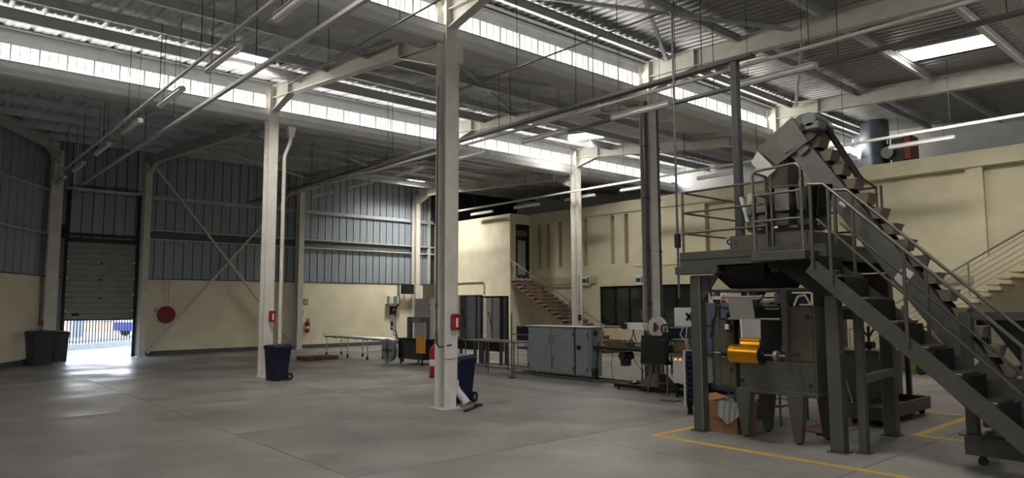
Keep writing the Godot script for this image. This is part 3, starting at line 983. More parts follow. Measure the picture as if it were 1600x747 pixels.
	P(dp, "hopper", MB.new().hex([V(8.13, 6.65, ZA - 0.17), V(8.27, 6.65, ZA - 0.17), V(8.27, 6.65, ZA - 0.03), V(8.13, 6.65, ZA - 0.03), V(8.08, 6.95, ZA - 0.2), V(8.32, 6.95, ZA - 0.2), V(8.32, 6.95, ZA), V(8.08, 6.95, ZA)]), "steel_white")
	for y in [1.6, 3.5, 5.2]:
		P(dp, "clip", MB.new().ring(V(7.98, y, ZA + 0.02), V(7.98, y + 0.035, ZA + 0.02), 0.064, 0.055), "steel_grey")
	var d2 := T("downpipe", "white downpipe behind the nearest column, ending in a floor elbow", "downpipe", V(8.04, 0, ZB + 0.12))
	P(d2, "pipe", MB.new().tube([V(8.04, 6.9, ZB + 0.0), V(8.04, 6.6, ZB + 0.0), V(8.02, 0.52, ZB + 0.0)], 0.05, 12), "steel_white")
	P(d2, "elbow", MB.new().tube([V(8.02, 0.50, ZB + 0.0), V(8.02, 0.38, ZB + 0.01), V(8.06, 0.27, ZB + 0.06), V(8.12, 0.15, ZB + 0.16), V(8.15, 0.08, ZB + 0.2)], 0.075, 14), "white_plastic")
	P(d2, "hopper", box1(7.96, 8.14, 6.6, 6.95, ZB - 0.12, ZB + 0.1, 0.02), "steel_white")
	for i in 2:
		var x: float = [13.83, 14.28][i]
		var t := T("downpipe", ["slim dark downpipe on the left flank of the label applicator column", "slim dark downpipe on the right flank of the label applicator column"][i], "downpipe", V(x, 0, ZB + 0.1))
		P(t, "pipe", MB.new().cyl(V(x, 0.0, ZB + 0.1), V(x, 6.95, ZB + 0.1), 0.055, 12), "pipe_grey")
		for y in [1.9, 3.2, 4.5, 5.8]:
			P(t, "clip", MB.new().ring(V(x, y, ZB + 0.1), V(x, y + 0.03, ZB + 0.1), 0.068, 0.055).span(x - 0.11, x + 0.11, y, y + 0.02, ZB + 0.1, ZB + 0.115), "cable")
	# cable trays along the bays
	for a in [[3.9, 6.3, -29.7, -1.5, 0.055, "narrow cable tray over the left bay, leading to the corner column"], [4.9, 6.3, -29.3, -1.5, 0.085, "cable tray over the left bay ending on the door wall"], [10.62, 6.05, -28.0, -5.9, 0.15, "wide cable tray over the middle of the hall, ending above the platform"], [10.95, 6.03, -25.0, -1.5, 0.06, "thin pale conduit beside the wide middle cable tray"], [19.45, 6.22, -27.5, -2.0, 0.08, "white cable trunking along the cream office wall"], [12.75, 6.32, -12.5, -1.8, 0.12, "short cable tray over the packing machine, near the tall post"]]:
		var t := T("cable_tray", a[5], "cable tray", V(a[0], a[1], (a[2] + a[3]) / 2))
		var w: float = a[4]
		if w < 0.09:
			P(t, "duct", box1(a[0] - w / 2, a[0] + w / 2, a[1], a[1] + w * 0.9, a[2], a[3], 0.006), "lamp_body" if a[0] > 10.9 else "purlin")
		else:
			P(t, "bed", box1(a[0] - w / 2, a[0] + w / 2, a[1], a[1] + 0.012, a[2], a[3]), "tray")
			P(t, "side_rail", box1(a[0] - w / 2 - 0.01, a[0] - w / 2, a[1], a[1] + 0.06, a[2], a[3]).span(a[0] + w / 2, a[0] + w / 2 + 0.01, a[1], a[1] + 0.06, a[2], a[3]), "tray")
			P(t, "cables", MB.new().cyl(V(a[0] - w * 0.2, a[1] + 0.03, a[2]), V(a[0] - w * 0.2, a[1] + 0.03, a[3]), 0.018, 6).cyl(V(a[0] + w * 0.15, a[1] + 0.03, a[2]), V(a[0] + w * 0.15, a[1] + 0.03, a[3]), 0.014, 6), "cable")
		var z: float = a[3] - 1.0
		while z > a[2]:
			P(t, "hanger", MB.new().cyl(V(a[0], a[1], z), V(a[0], hang_top(z), z), 0.008, 5), "cable")
			z -= 2.6
	# fluorescent fittings, switched off
	var proto: Node3D = null
	var lamps := []
	var rows := [[4.07, 6.2, [-9.2, -12.25, -15.3, -18.45, -21.6, -24.9, -28.0], "left lamp row"], [12.28, 6.2, [-25.1, -22.1, -18.9, -15.8, -12.7, -9.6, -6.4], "middle lamp row"], [20.5, 6.2, [-25.4, -22.3, -19.15, -16.2, -12.8, -9.6, -6.62], "lamp row by the office wall"]]
	var ordn := ["first", "second", "third", "fourth", "fifth", "sixth", "seventh"]
	for r in rows:
		for i in r[2].size():
			var z: float = r[2][i]
			var far: int = i
			if r[2][0] > r[2][-1]: far = r[2].size() - 1 - i
			var lab: String = "unlit tube lamp, %s from the back wall in the %s" % [ordn[far], r[3]]
			var t: Node3D
			if proto == null:
				proto = T("tube_lamp", lab, "lamp", V(r[0], r[1], z), "hanging tube lamps")
				var c := V(r[0], r[1], z)
				P(proto, "housing", MB.new().cyl(c + V(0, 0, -0.78), c + V(0, 0, 0.78), 0.055, 14), "lamp_tube")
				P(proto, "end_cap", MB.new().cyl(c + V(0, 0, -0.81), c + V(0, 0, -0.77), 0.062, 14), "lamp_body")
				P(proto, "end_cap", MB.new().cyl(c + V(0, 0, 0.77), c + V(0, 0, 0.81), 0.062, 14), "lamp_body")
				P(proto, "reflector", MB.new().span(c.x - 0.06, c.x + 0.06, c.y + 0.045, c.y + 0.065, z - 0.76, z + 0.76), "lamp_body")
				t = proto
			else:
				t = again(proto, V(r[0], r[1], z), 0.0, lab)
			lamps.append(t)
	for t in lamps:
		var p: Vector3 = t.position
		for s in [-0.55, 0.55]:
			P(t, "wire", MB.new().cyl(p + V(0, 0.06, s), V(p.x, hang_top(p.z + s), p.z + s), 0.006, 4), "cable")
	# tall post and conduit at the platform
	var tp := T("service_post", "tall square grey post rising from the platform to the cable tray", "post", V(10.6, 2.72, -6.24))
	P(tp, "shaft", box1(10.54, 10.66, 2.73, 6.04, -6.30, -6.18, 0.006), "pipe_grey")
	P(tp, "foot_plate", box1(10.49, 10.71, 2.712, 2.73, -6.35, -6.13), "pipe_grey")
	var cp := T("conduit_pole", "thin dark conduit rising from the platform corner rail, then running under the roof", "conduit", V(9.16, 2.6, -6.46))
	P(cp, "pipe", MB.new().tube([V(9.16, 2.0, -6.48), V(9.16, 6.58, -6.48), V(9.16, 6.65, -6.55), V(9.12, 6.65, -12.6)], 0.018, 8), "pipe_grey")
	for z in [-7.6, -10.2, -12.4]:
		P(cp, "hanger", MB.new().cyl(V(9.13, 6.66, z), V(9.13, hang_top(z), z), 0.007, 5), "cable")
	var oc := T("overhead_conduit", "thin dark conduit high in the left bay, crossing in front of the near roof light", "conduit", V(6.13, 6.65, -8))
	P(oc, "pipe", MB.new().cyl(V(6.13, 6.65, -1.5), V(6.13, 6.65, -14.2), 0.016, 8), "pipe_grey")
	for z in [-4.6, -7.2, -9.8, -12.4]:
		P(oc, "hanger", MB.new().cyl(V(6.13, 6.66, z), V(6.13, hang_top(z), z), 0.007, 5), "cable")
	P(cp, "socket", box1(9.12, 9.20, 2.78, 3.0, -6.52, -6.44, 0.01), "cable")
	# fan and duct on the office roof
	var du := T("air_duct", "fat galvanised air duct rising from the office roof to the ceiling", "duct", V(25, 5.45, -9.5))
	P(du, "riser", MB.new().cyl(V(25, 6.4, -9.5), V(25, 8.12, -9.5), 0.45, 24, false), "duct")
	P(du, "elbow", MB.new().tube([V(25, 6.55, -9.5), V(25, 6.3, -9.45), V(25, 6.1, -9.2), V(25, 6.05, -8.85)], 0.42, 20), "duct")
	for y in [6.9, 7.5]:
		P(du, "seam", MB.new().ring(V(25, y, -9.5), V(25, y + 0.03, -9.5), 0.465, 0.45, 24), "duct")
	P(du, "stand", box1(24.7, 25.3, 5.45, 5.65, -9.6, -8.9), "bar_iron")
	var fb := T("fan_unit", "dark ventilation fan with a red side panel beside the duct", "fan", V(25, 5.45, -8.55))
	P(fb, "casing", box1(24.6, 25.3, 6.45, 7.35, -8.85, -8.45, 0.02), "black_steel")
	P(fb, "panel", box1(24.59, 25.31, 6.6, 7.4, -8.45, -8.25, 0.01), "red_dark")
	P(fb, "motor", MB.new().cyl(V(24.5, 6.9, -8.95), V(25.0, 6.9, -8.95), 0.2, 16), "grey_plastic")
	P(fb, "leg", box1(24.65, 24.75, 5.45, 6.5, -8.8, -8.7).span(25.2, 25.3, 5.45, 6.5, -8.3, -8.2), "bar_iron")
	P(fb, "bracket", MB.new().tube([V(24.6, 7.2, -8.95), V(24.6, 7.42, -8.95), V(24.6, 7.42, -8.5)], 0.025, 6), "steel_white")

func hang_top(z: float) -> float:
	if z > ZB: return roof_y(0, z) - 0.02
	if z > ZA: return roof_y(1, z) - 0.02
	return roof_y(2, z) - 0.02

# ------------------------------------------------------------------ things along the walls and on the floor
func Y(a: float) -> Basis:
	return Basis(Vector3.UP, a)

func wheelie(label: String, at: Vector3, turn: float, w: float, d: float, h: float, m: String) -> Node3D:
	# built round the origin, wheels and handle at the back (-z)
	var t := T("wheelie_bin", label, "bin", Vector3.ZERO)
	var b := MB.new()
	var w0 := w * 0.40; var w1 := w * 0.47
	b.hex([V(-w0, 0.05, -d * 0.28), V(w0, 0.05, -d * 0.28), V(w0, 0.02, d * 0.36), V(-w0, 0.02, d * 0.36), V(-w1, h * 0.90, -d * 0.42), V(w1, h * 0.90, -d * 0.42), V(w1, h * 0.90, d * 0.46), V(-w1, h * 0.90, d * 0.46)])
	P(t, "body", b, m)
	var r := MB.new()
	for i in 2:
		r.box(V((w1 + 0.01) * (i * 2 - 1), h * 0.90, d * 0.02), V(0.03, 0.06, d * 0.9), Basis(), 0.008)
	r.box(V(0, h * 0.90, d * 0.47), V(w * 0.98, 0.06, 0.03), Basis(), 0.008)
	r.box(V(0, h * 0.90, -d * 0.43), V(w * 0.98, 0.06, 0.03), Basis(), 0.008)
	P(t, "rim", r, m)
	var ld := MB.new()
	ld.hex([V(-w * 0.5, h * 0.93, -d * 0.47), V(w * 0.5, h * 0.93, -d * 0.47), V(w * 0.5, h * 0.93, d * 0.52), V(-w * 0.5, h * 0.93, d * 0.52), V(-w * 0.44, h, -d * 0.40), V(w * 0.44, h, -d * 0.40), V(w * 0.44, h * 0.975, d * 0.45), V(-w * 0.44, h * 0.975, d * 0.45)])
	var lid := P(t, "lid", ld, m)
	P(lid, "lid_grip", MB.new().box(V(0, h * 0.945, d * 0.54), V(w * 0.4, 0.02, 0.04), Basis(), 0.006), m)
	P(t, "handle", MB.new().tube([V(-w * 0.36, h * 0.92, -d * 0.43), V(-w * 0.36, h * 0.95, -d * 0.56), V(w * 0.36, h * 0.95, -d * 0.56), V(w * 0.36, h * 0.92, -d * 0.43)], 0.018, 8), m)
	P(t, "axle", MB.new().cyl(V(-w * 0.46, 0.1, -d * 0.36), V(w * 0.46, 0.1, -d * 0.36), 0.014, 8), "bar_iron")
	for s in [-1, 1]:
		var x: float = s * w * 0.44
		var wh := P(t, "wheel", MB.new().cyl(V(x - 0.025, 0.1, -d * 0.36), V(x + 0.025, 0.1, -d * 0.36), 0.1, 18), "rubber")
		P(wh, "hub", MB.new().cyl(V(x - 0.03, 0.1, -d * 0.36), V(x + 0.03, 0.1, -d * 0.36), 0.045, 10), "grey_plastic")
	var fr := MB.new()
	for s in [-1, 1]:
		fr.bar(V(s * w * 0.30, 0.12, d * 0.375), V(s * w * 0.34, h * 0.82, d * 0.455), 0.03, 0.012, V(0, 0, 1))
	P(t, "front_ridge", fr, m)
	t.position = at
	t.rotation = Vector3(0, turn, 0)
	return t

func call_box(at: Vector3, turn: float, label: String) -> void:
	var t := T("fire_call_box", label, "call box", Vector3.ZERO, "red fire call boxes")
	P(t, "body", MB.new().box(V(0, 0, 0.05), V(0.17, 0.30, 0.10), Basis(), 0.02), "red")
	P(t, "print", MB.new().box(V(0, -0.01, 0.102), V(0.05, 0.17, 0.004)), "ink_white")
	P(t, "hinge", MB.new().box(V(-0.08, 0, 0.06), V(0.02, 0.26, 0.04), Basis(), 0.006), "red_dark")
	t.position = at
	t.rotation = Vector3(0, turn, 0)

func extinguisher(at: Vector3, turn: float, label: String, r := 0.085, h := 0.5, foot := false) -> void:
	var t := T("fire_extinguisher", label, "fire extinguisher", Vector3.ZERO)
	P(t, "cylinder", MB.new().lathe([Vector2(0, 0), Vector2(r * 0.9, 0), Vector2(r, 0.02), Vector2(r, h * 0.82), Vector2(r * 0.85, h * 0.91), Vector2(r * 0.4, h * 0.97), Vector2(r * 0.35, h), Vector2(0, h)], V(0, 0, 0), Basis(), 20), "red")
	P(t, "label_band", MB.new().ring(V(0, h * 0.35, 0), V(0, h * 0.55, 0), r + 0.002, r - 0.002, 20), "ink_white")
	var vv := P(t, "valve", MB.new().cyl(V(0, h, 0), V(0, h + 0.06, 0), r * 0.3, 10).box(V(0, h + 0.075, r * 0.5), V(0.025, 0.02, r * 1.7), Basis(), 0.004), "dark")
	P(vv, "lever", MB.new().bar(V(0, h + 0.08, -r * 0.2), V(0, h + 0.12, r * 1.2), 0.02, 0.012), "red_dark")
	P(t, "hose", MB.new().tube([V(0.02, h + 0.04, 0), V(r * 0.9, h + 0.02, 0.02), V(r * 1.25, h * 0.7, 0.02), V(r * 1.2, h * 0.25, 0.03)], 0.012, 6), "rubber")
	if foot:
		P(t, "foot", MB.new().cyl(V(0, 0, 0), V(0, 0.03, 0), r * 1.1, 20), "dark")
	else:
		P(t, "wall_bracket", MB.new().box(V(0, h * 0.7, -r - 0.02), V(0.05, 0.12, 0.06)).ring(V(0, h * 0.68, 0), V(0, h * 0.72, 0), r + 0.006, r - 0.001, 20), "dark")
	t.position = at
	t.rotation = Vector3(0, turn, 0)

func left_things() -> void:
	wheelie("grey-green wheeled bin in front of the corner column, left of the open door", V(3.72, 0, -27.85), 0.30, 0.68, 0.72, 1.12, "grey_bin")
	wheelie("second grey wheeled bin, half hidden behind the first, beside the door opening", V(4.36, 0, -28.40), 0.1, 0.46, 0.5, 1.08, "grey_bin")
	wheelie("blue wheeled bin at the foot of the column with the downpipe", V(7.50, 0, -17.62), -PI / 2 + 0.15, 0.52, 0.54, 0.92, "blue_bin")
	wheelie("blue wheeled bin just behind the nearest column", V(8.47, 0, -11.25), -PI / 2 + 0.2, 0.54, 0.58, 0.93, "blue_bin")
	# red boxes on the columns
	call_box(V(7.68, 1.62, ZA + 0.165), 0.0, "red fire call box on the column above the middle blue bin")
	call_box(V(7.87, 1.59, ZB + 0.165), 0.0, "red fire call box on the nearest white column")
	call_box(V(13.62, 1.60, ZW + 0.3), -0.6, "red fire call box on the wall column left of the extinguisher")
	call_box(V(19.98, 1.66, ZA + 0.02), 0.5, "red fire call box on the column behind the grey cabinet machine")
	# hose reel
	var hr := T("hose_reel", "round dark red fire hose reel on the cream wall right of the door", "hose reel", V(8.1, 1.2, ZW + 0.12))
	P(hr, "cover", MB.new().lathe([Vector2(0, 0.16), Vector2(0.30, 0.16), Vector2(0.335, 0.12), Vector2(0.335, 0.0), Vector2(0, 0.0)], V(8.1, 1.57, ZW + 0.03), Basis(V(1, 0, 0), V(0, 0, 1), V(0, -1, 0)), 28), "red_dark")
	P(hr, "hose_edge", MB.new().ring(V(8.1, 1.55, ZW + 0.05), V(8.1, 1.55, ZW + 0.10), 0.355, 0.32, 28), "ink_white")
	P(hr, "feed_pipe", MB.new().cyl(V(8.2, 1.9, ZW + 0.04), V(8.2, CT, ZW + 0.04), 0.025, 8).cyl(V(8.05, 1.9, ZW + 0.04), V(8.05, CT, ZW + 0.04), 0.016, 8), "cream")
	P(hr, "valve", MB.new().box(V(7.72, 1.72, ZW + 0.05), V(0.10, 0.05, 0.08), Basis(), 0.01).cyl(V(7.72, 1.72, ZW + 0.05), V(7.72, 1.84, ZW + 0.05), 0.05, 10), "steel_grey")
	# sockets with conduits by the corner
	var sk := T("wall_socket", "pair of dark sockets on conduits at the left wall above the grey bins", "socket", V(3.86, 1.3, -28.95))
	P(sk, "socket", box1(3.76, 3.86, 1.28, 1.42, -29.0, -28.92, 0.01), "wood")
	P(sk, "socket", box1(3.90, 4.02, 1.28, 1.44, -28.95, -28.87, 0.01), "wood")
	P(sk, "conduit", MB.new().cyl(V(3.81, 1.4, -28.97), V(3.81, CT, -28.97), 0.02, 8), "wood")
	P(sk, "conduit", MB.new().cyl(V(3.96, 1.42, -28.92), V(3.96, CT, -28.92), 0.025, 8), "wood")
	# extinguisher, signs
	extinguisher(V(14.0, 0.70, ZW + 0.13), 0.3, "red fire extinguisher hanging on the cream back wall", 0.10, 0.52)
	var sg := T("fire_sign", "small red square sign above the extinguisher on the back wall", "sign", V(13.94, 1.92, ZW + 0.01))
	P(sg, "plate", box1(13.82, 14.06, 1.94, 2.2, ZW, ZW + 0.012), "red")
	P(sg, "print", box1(13.86, 13.9, 1.98, 2.16, ZW + 0.012, ZW + 0.015).span(13.94, 14.02, 2.06, 2.16, ZW + 0.012, ZW + 0.015).span(13.94, 14.02, 1.98, 2.03, ZW + 0.012, ZW + 0.015), "ink_white")
	extinguisher(V(10.90, 0, -15.5), 0.0, "large red extinguisher standing on the floor behind the nearest column", 0.14, 0.86, true)
	# electrical box, wall monitor, conduit
	var eb := T("control_box", "white control box with a grey shelf on the cream back wall", "control box", V(18.45, 1.9, ZW + 0.1))
	P(eb, "housing", box1(18.18, 18.72, 1.98, 2.36, ZW + 0.0, ZW + 0.22, 0.015), "white_plastic")
	P(eb, "cover", box1(18.42, 18.62, 1.98, 2.36, ZW + 0.22, ZW + 0.25, 0.01), "grey_plastic")
	P(eb, "shelf", box1(18.08, 18.85, 1.88, 1.96, ZW + 0.0, ZW + 0.3, 0.006), "grey_plastic")
	P(eb, "lower_box", box1(18.32, 18.62, 1.45, 1.86, ZW + 0.0, ZW + 0.18, 0.01), "dark")
	P(eb, "label_plate", box1(18.42, 18.5, 1.66, 1.74, ZW + 0.18, ZW + 0.185), "ink_white")
	P(eb, "duct", box1(18.76, 18.86, 1.96, CT, ZW + 0.0, ZW + 0.08), "grey_plastic")
	var mo := T("wall_monitor", "small black monitor high on the back wall beside the corner", "monitor", V(19.1, 2.42, ZW + 0.4))
	P(mo, "screen", box1(18.75, 19.5, 2.46, 2.94, ZW + 0.32, ZW + 0.40, 0.02), "dark")
	P(mo, "panel", box1(18.79, 19.46, 2.50, 2.90, ZW + 0.40, ZW + 0.404), "black_steel")
	P(mo, "bracket", MB.new().bar(V(19.1, 2.7, ZW), V(19.1, 2.7, ZW + 0.32), 0.06, 0.06), "bar_iron")
	# pallet
	var pa := T("pallet", "low wooden pallet lying on the floor in front of the roller conveyor", "pallet", Vector3.ZERO)
	for i in 7:
		P(pa, "board", MB.new().box(V(-0.54 + i * 0.18, 0.133, 0), V(0.12, 0.022, 0.8), Basis(), 0.003), "wood")
	for z in [-0.34, 0.0, 0.34]:
		P(pa, "stringer", MB.new().box(V(0, 0.11, z), V(1.2, 0.022, 0.1)), "wood")
		P(pa, "runner", MB.new().box(V(0, 0.011, z), V(1.2, 0.022, 0.1)), "wood")
		for x in [-0.53, 0.0, 0.53]:
			P(pa, "block", MB.new().box(V(x, 0.061, z), V(0.14, 0.078, 0.1)), "wood")
	pa.position = V(11.35, 0, -23.3)
	pa.rotation = V(0, 0.12, 0)
	# flexible roller conveyor
	var rc := T("roller_conveyor", "flexible roller conveyor on castor legs between pallet and strapping machine", "conveyor", V(12.85, 0, -22.6))
	var n := 26
	for i in n:
		var z: float = lerpf(-25.1, -20.3, float(i) / (n - 1))
		var xo := 0.10 * sin(i * 0.16)
		P(rc, "roller", MB.new().cyl(V(12.53 + xo, 0.74 + 0.01 * (i % 2), z), V(13.17 + xo, 0.74 + 0.01 * (i % 2), z), 0.03, 8), "handrail")
	for s in [-1, 1]:
		var pts := []
		for i in 14:
			var k := i / 13.0 * (n - 1)
			pts.append(V(12.85 + s * 0.33 + 0.10 * sin(k * 0.16), 0.70 + 0.03 * (i % 2), lerpf(-25.1, -20.3, i / 13.0)))
		P(rc, "side_link", MB.new().tube(pts, 0.016, 6), "machine_line")
	for z in [-25.0, -23.5, -22.0, -20.5]:
		var k: float = (z + 25.1) / 4.8 * (n - 1)
		var xo := 0.10 * sin(k * 0.16)
		for s in [-1, 1]:
			var x: float = 12.85 + s * 0.31 + xo
			var leg := P(rc, "leg", MB.new().cyl(V(x, 0.11, z), V(x, 0.70, z), 0.018, 8), "handrail")
			P(leg, "castor", MB.new().cyl(V(x - 0.02, 0.055, z), V(x + 0.02, 0.055, z), 0.055, 12).span(x - 0.028, x + 0.028, 0.06, 0.13, z - 0.02, z + 0.02), "rubber")
		P(rc, "cross_bar", MB.new().cyl(V(12.54 + xo, 0.3, z), V(13.16 + xo, 0.3, z), 0.01, 6), "handrail")
	P(rc, "end_handle", MB.new().tube([V(12.5, 0.72, -25.15), V(12.5, 0.84, -25.22), V(13.2, 0.84, -25.22), V(13.2, 0.72, -25.15)], 0.014, 6), "handrail")
	strapping()
	cabinets()

func strapping() -> void:
	var t := T("strapping_machine", "black strapping machine with a grey arch and a strap reel at its side", "packing machine", V(12.9, 0, -19.3))
	P(t, "body", box1(12.55, 13.35, 0.18, 0.80, -19.95, -18.5, 0.02), "black_steel")
	P(t, "table_top", box1(12.5, 13.4, 0.80, 0.84, -20.05, -18.4, 0.008), "dark")
	for x in [12.6, 13.3]:
		for z in [-19.85, -18.6]:
			P(t, "foot", MB.new().cyl(V(x, 0, z), V(x, 0.18, z), 0.03, 8), "bar_iron")
	var a := MB.new()
	a.span(12.86, 12.98, 0.84, 1.52, -19.9, -19.72, 0.01).span(12.86, 12.98, 0.84, 1.52, -18.78, -18.60, 0.01).span(12.86, 12.98, 1.34, 1.52, -19.72, -18.78, 0.01)
	P(t, "arch", a, "pipe_grey")
	P(t, "arch_plate", box1(12.855, 12.86, 1.36, 1.5, -19.6, -19.1), "grey_plastic")
	P(t, "yellow_guard", box1(12.48, 12.54, 0.40, 0.92, -18.78, -18.32, 0.01), "yellow")
	P(t, "post", box1(12.7, 12.76, 0.84, 2.14, -18.35, -18.25, 0.008), "cream_shade")
	var r := P(t, "strap_reel", MB.new().ring(V(12.38, 0.42, -20.28), V(12.52, 0.42, -20.28), 0.36, 0.30, 24).cyl(V(12.36, 0.42, -20.28), V(12.375, 0.42, -20.28), 0.385, 24).cyl(V(12.352, 0.42, -20.28), V(12.358, 0.42, -20.28), 0.15, 20), "grey_plastic")
	P(r, "hub", MB.new().cyl(V(12.34, 0.42, -20.28), V(12.54, 0.42, -20.28), 0.11, 14), "dark")
	P(r, "spoke", MB.new().bar(V(12.352, 0.14, -20.28), V(12.352, 0.70, -20.28), 0.05, 0.02, V(1, 0, 0)).bar(V(12.352, 0.42, -20.56), V(12.352, 0.42, -20.0), 0.02, 0.05), "dark")
	P(t, "panel_stalk", MB.new().tube([V(12.55, 0.84, -20.0), V(12.55, 1.1, -20.12), V(12.55, 1.75, -20.14), V(12.62, 1.95, -20.05)], 0.025, 8), "bar_iron")
	var c := P(t, "control_panel", box1(12.42, 12.5, 1.08, 1.52, -20.24, -20.0, 0.02), "white_plastic")
	P(c, "display", box1(12.415, 12.42, 1.22, 1.38, -20.18, -20.06), "ink_black")
	P(c, "emergency_button", MB.new().cyl(V(12.42, 1.14, -20.12), V(12.39, 1.14, -20.12), 0.025, 10), "red")
	P(t, "cable", MB.new().tube([V(12.5, 1.1, -20.1), V(12.5, 0.95, -20.16), V(12.56, 0.86, -20.0)], 0.014, 6), "cable")

func cabinets() -> void:
	# white cabinet and slatted cabinets against the cream block
	var w := T("electric_cabinet", "pale upright electrical cabinet behind the strapping machine", "cabinet", V(16.4, 0, -23.6))
	P(w, "body", box1(16.0, 16.9, 0.1, 2.18, -24.2, -22.9, 0.015), "white_plastic")
	P(w, "plinth", box1(16.05, 16.85, 0.0, 0.1, -24.15, -22.95), "dark")
	P(w, "door", box1(15.98, 16.0, 0.15, 2.14, -24.16, -23.56, 0.006), "white_plastic")
	P(w, "door", box1(15.98, 16.0, 0.15, 2.14, -23.54, -22.94, 0.006), "white_plastic")
	P(w, "lock", box1(15.955, 15.98, 1.6, 1.72, -23.12, -23.06, 0.006), "dark")
	P(w, "lock", box1(15.955, 15.98, 1.84, 1.92, -23.12, -23.06, 0.006), "dark")
	var tb := T("cardboard_board", "plain cream board standing on top of the pale electrical cabinet", "board", V(16.3, 2.18, -23.2))
	P(tb, "panel", box1(16.25, 16.29, 2.18, 2.74, -24.0, -22.5), "cream")
	P(tb, "edge_strip", box1(16.24, 16.30, 2.74, 2.76, -24.0, -22.5), "cream_shade")
	P(tb, "foot", box1(16.2, 16.34, 2.18, 2.2, -23.9, -22.6), "card")
	var spec := [[14.5, -19.5, -18.32, 2.24, "grey machine cabinet with louvred side behind the nearest column", true], [14.5, -18.05, -17.0, 2.19, "dark framed cabinet with open horizontal slats beside the cream block", false]]
	for s in spec:
		var t := T("slatted_cabinet", s[4], "cabinet", V(s[0] + 0.16, 0, (s[1] + s[2]) / 2))
		var x0: float = s[0]; var z0: float = s[1]; var z1: float = s[2]; var h: float = s[3]
		var y0 := 0.74
		var fm := MB.new()
		for z in [z0 + 0.04, z1 - 0.04]:
			fm.span(x0, x0 + 0.07, y0, h, z - 0.04, z + 0.04)
			fm.span(x0 + 0.25, x0 + 0.32, y0, h, z - 0.04, z + 0.04)
		fm.span(x0, x0 + 0.32, h - 0.05, h, z0, z1).span(x0, x0 + 0.32, y0, y0 + 0.06, z0, z1)
		P(t, "frame", fm, "grey_plastic" if s[5] else "machine_line")
		var n := 20
		for i in n:
			var y: float = lerpf(y0 + 0.1, h - 0.1, float(i) / (n - 1))
			P(t, "slat", MB.new().box(V(x0 + 0.03, y, lerpf(z0, z1, 0.30)), V(0.012, 0.045, (z1 - z0) * 0.42), Basis(V(0, 0, 1), -0.5 if not s[5] else 0.5)), "steel_white" if not s[5] else "grey_plastic")
			P(t, "slat", MB.new().box(V(x0 + 0.03, y, lerpf(z0, z1, 0.74)), V(0.012, 0.045, (z1 - z0) * 0.34), Basis(V(0, 0, 1), 0.5)), "steel_grey")
		P(t, "back", box1(x0 + 0.26, x0 + 0.30, y0, h, z0, z1), "machine_grey" if s[5] else "white_plastic")
		P(t, "divider", box1(x0, x0 + 0.05, y0, h, lerpf(z0, z1, 0.53), lerpf(z0, z1, 0.57)), "grey_plastic")
		P(t, "side", box1(x0 + 0.02, x0 + 0.3, y0, h, z1 - 0.02, z1, 0.004), "machine_grey" if s[5] else "pipe_grey")
		for x in [x0 + 0.05, x0 + 0.27]:
			for z in [z0 + 0.06, z1 - 0.06]:
				P(t, "leg", box1(x - 0.04, x + 0.04, 0, y0, z - 0.04, z + 0.04), "pipe_grey")
		P(t, "drive_box", box1(x0 + 0.06, x0 + 0.26, 0.42, y0, z0 + 0.1, z1 - 0.15, 0.01), "dark")
		P(t, "cable_loop", MB.new().tube([V(x0 - 0.02, h - 0.5, lerpf(z0, z1, 0.4)), V(x0 - 0.04, h - 0.7, lerpf(z0, z1, 0.52)), V(x0 - 0.03, h - 1.1, lerpf(z0, z1, 0.6))], 0.015, 6), "cable")
	# long steel table in front of the cabinets
	var tb2 := T("steel_table", "long narrow steel table between the blue bin and the grey cabinet machine", "table", V(13.1, 0, -15.4))
	P(tb2, "top", box1(12.72, 13.6, 0.86, 0.89, -16.75, -14.32, 0.006), "inox")
	for x in [12.78, 13.54]:
		for z in [-16.6, -15.55, -14.45]:
			P(tb2, "leg", MB.new().cyl(V(x, 0, z), V(x, 0.86, z), 0.02, 10), "inox_dark")
		P(tb2, "low_rail", MB.new().cyl(V(x, 0.16, -16.6), V(x, 0.16, -14.45), 0.016, 8), "inox_dark")
	P(tb2, "cross_rail", MB.new().cyl(V(12.78, 0.16, -16.6), V(13.54, 0.16, -16.6), 0.016, 8), "inox_dark")
	var gp := T("guide_post", "slim upright metal post in front of the steel table and the blue chair", "post", V(12.16, 0, -14.05))
	P(gp, "shaft", box1(12.2, 12.235, 0.03, 1.62, -13.92, -13.885, 0.006), "inox_dark")
	P(gp, "foot", box1(12.15, 12.29, 0.0, 0.03, -13.97, -13.83), "bar_iron")
	P(gp, "cap", MB.new().cyl(V(12.218, 1.62, -13.90), V(12.218, 1.70, -13.90), 0.014, 8), "inox_dark")
	var bc := T("plastic_chair", "blue plastic chair back behind the steel table", "chair", V(14.6, 0, -16.0))
	P(bc, "backrest", box1(14.5, 14.54, 0.82, 1.25, -16.28, -15.75, 0.015), "blue_bin")
	P(bc, "seat", box1(14.52, 14.98, 0.56, 0.62, -16.28, -15.75, 0.015), "blue_bin")
	for x in [14.53, 14.95]:
		for z in [-16.25, -15.78]:
			P(bc, "leg", MB.new().cyl(V(x, 0, z), V(x, 0.56 if x > 14.6 else 1.0, z), 0.016, 8), "handrail")
	P(bc, "arm_rail", box1(14.46, 14.5, 0.98, 1.02, -16.45, -15.6), "handrail")
	# the large grey cabinet machine
	var g := T("machine_cabinet", "large grey cabinet machine with three doors standing in the packing line", "machine", V(13.6, 0, -13.0))
	P(g, "body", box1(13.12, 13.55, 0.10, 1.32, -14.25, -11.95, 0.012), "machine_grey")
	P(g, "top", box1(13.08, 13.6, 1.32, 1.35, -14.3, -11.90, 0.008), "white_plastic")
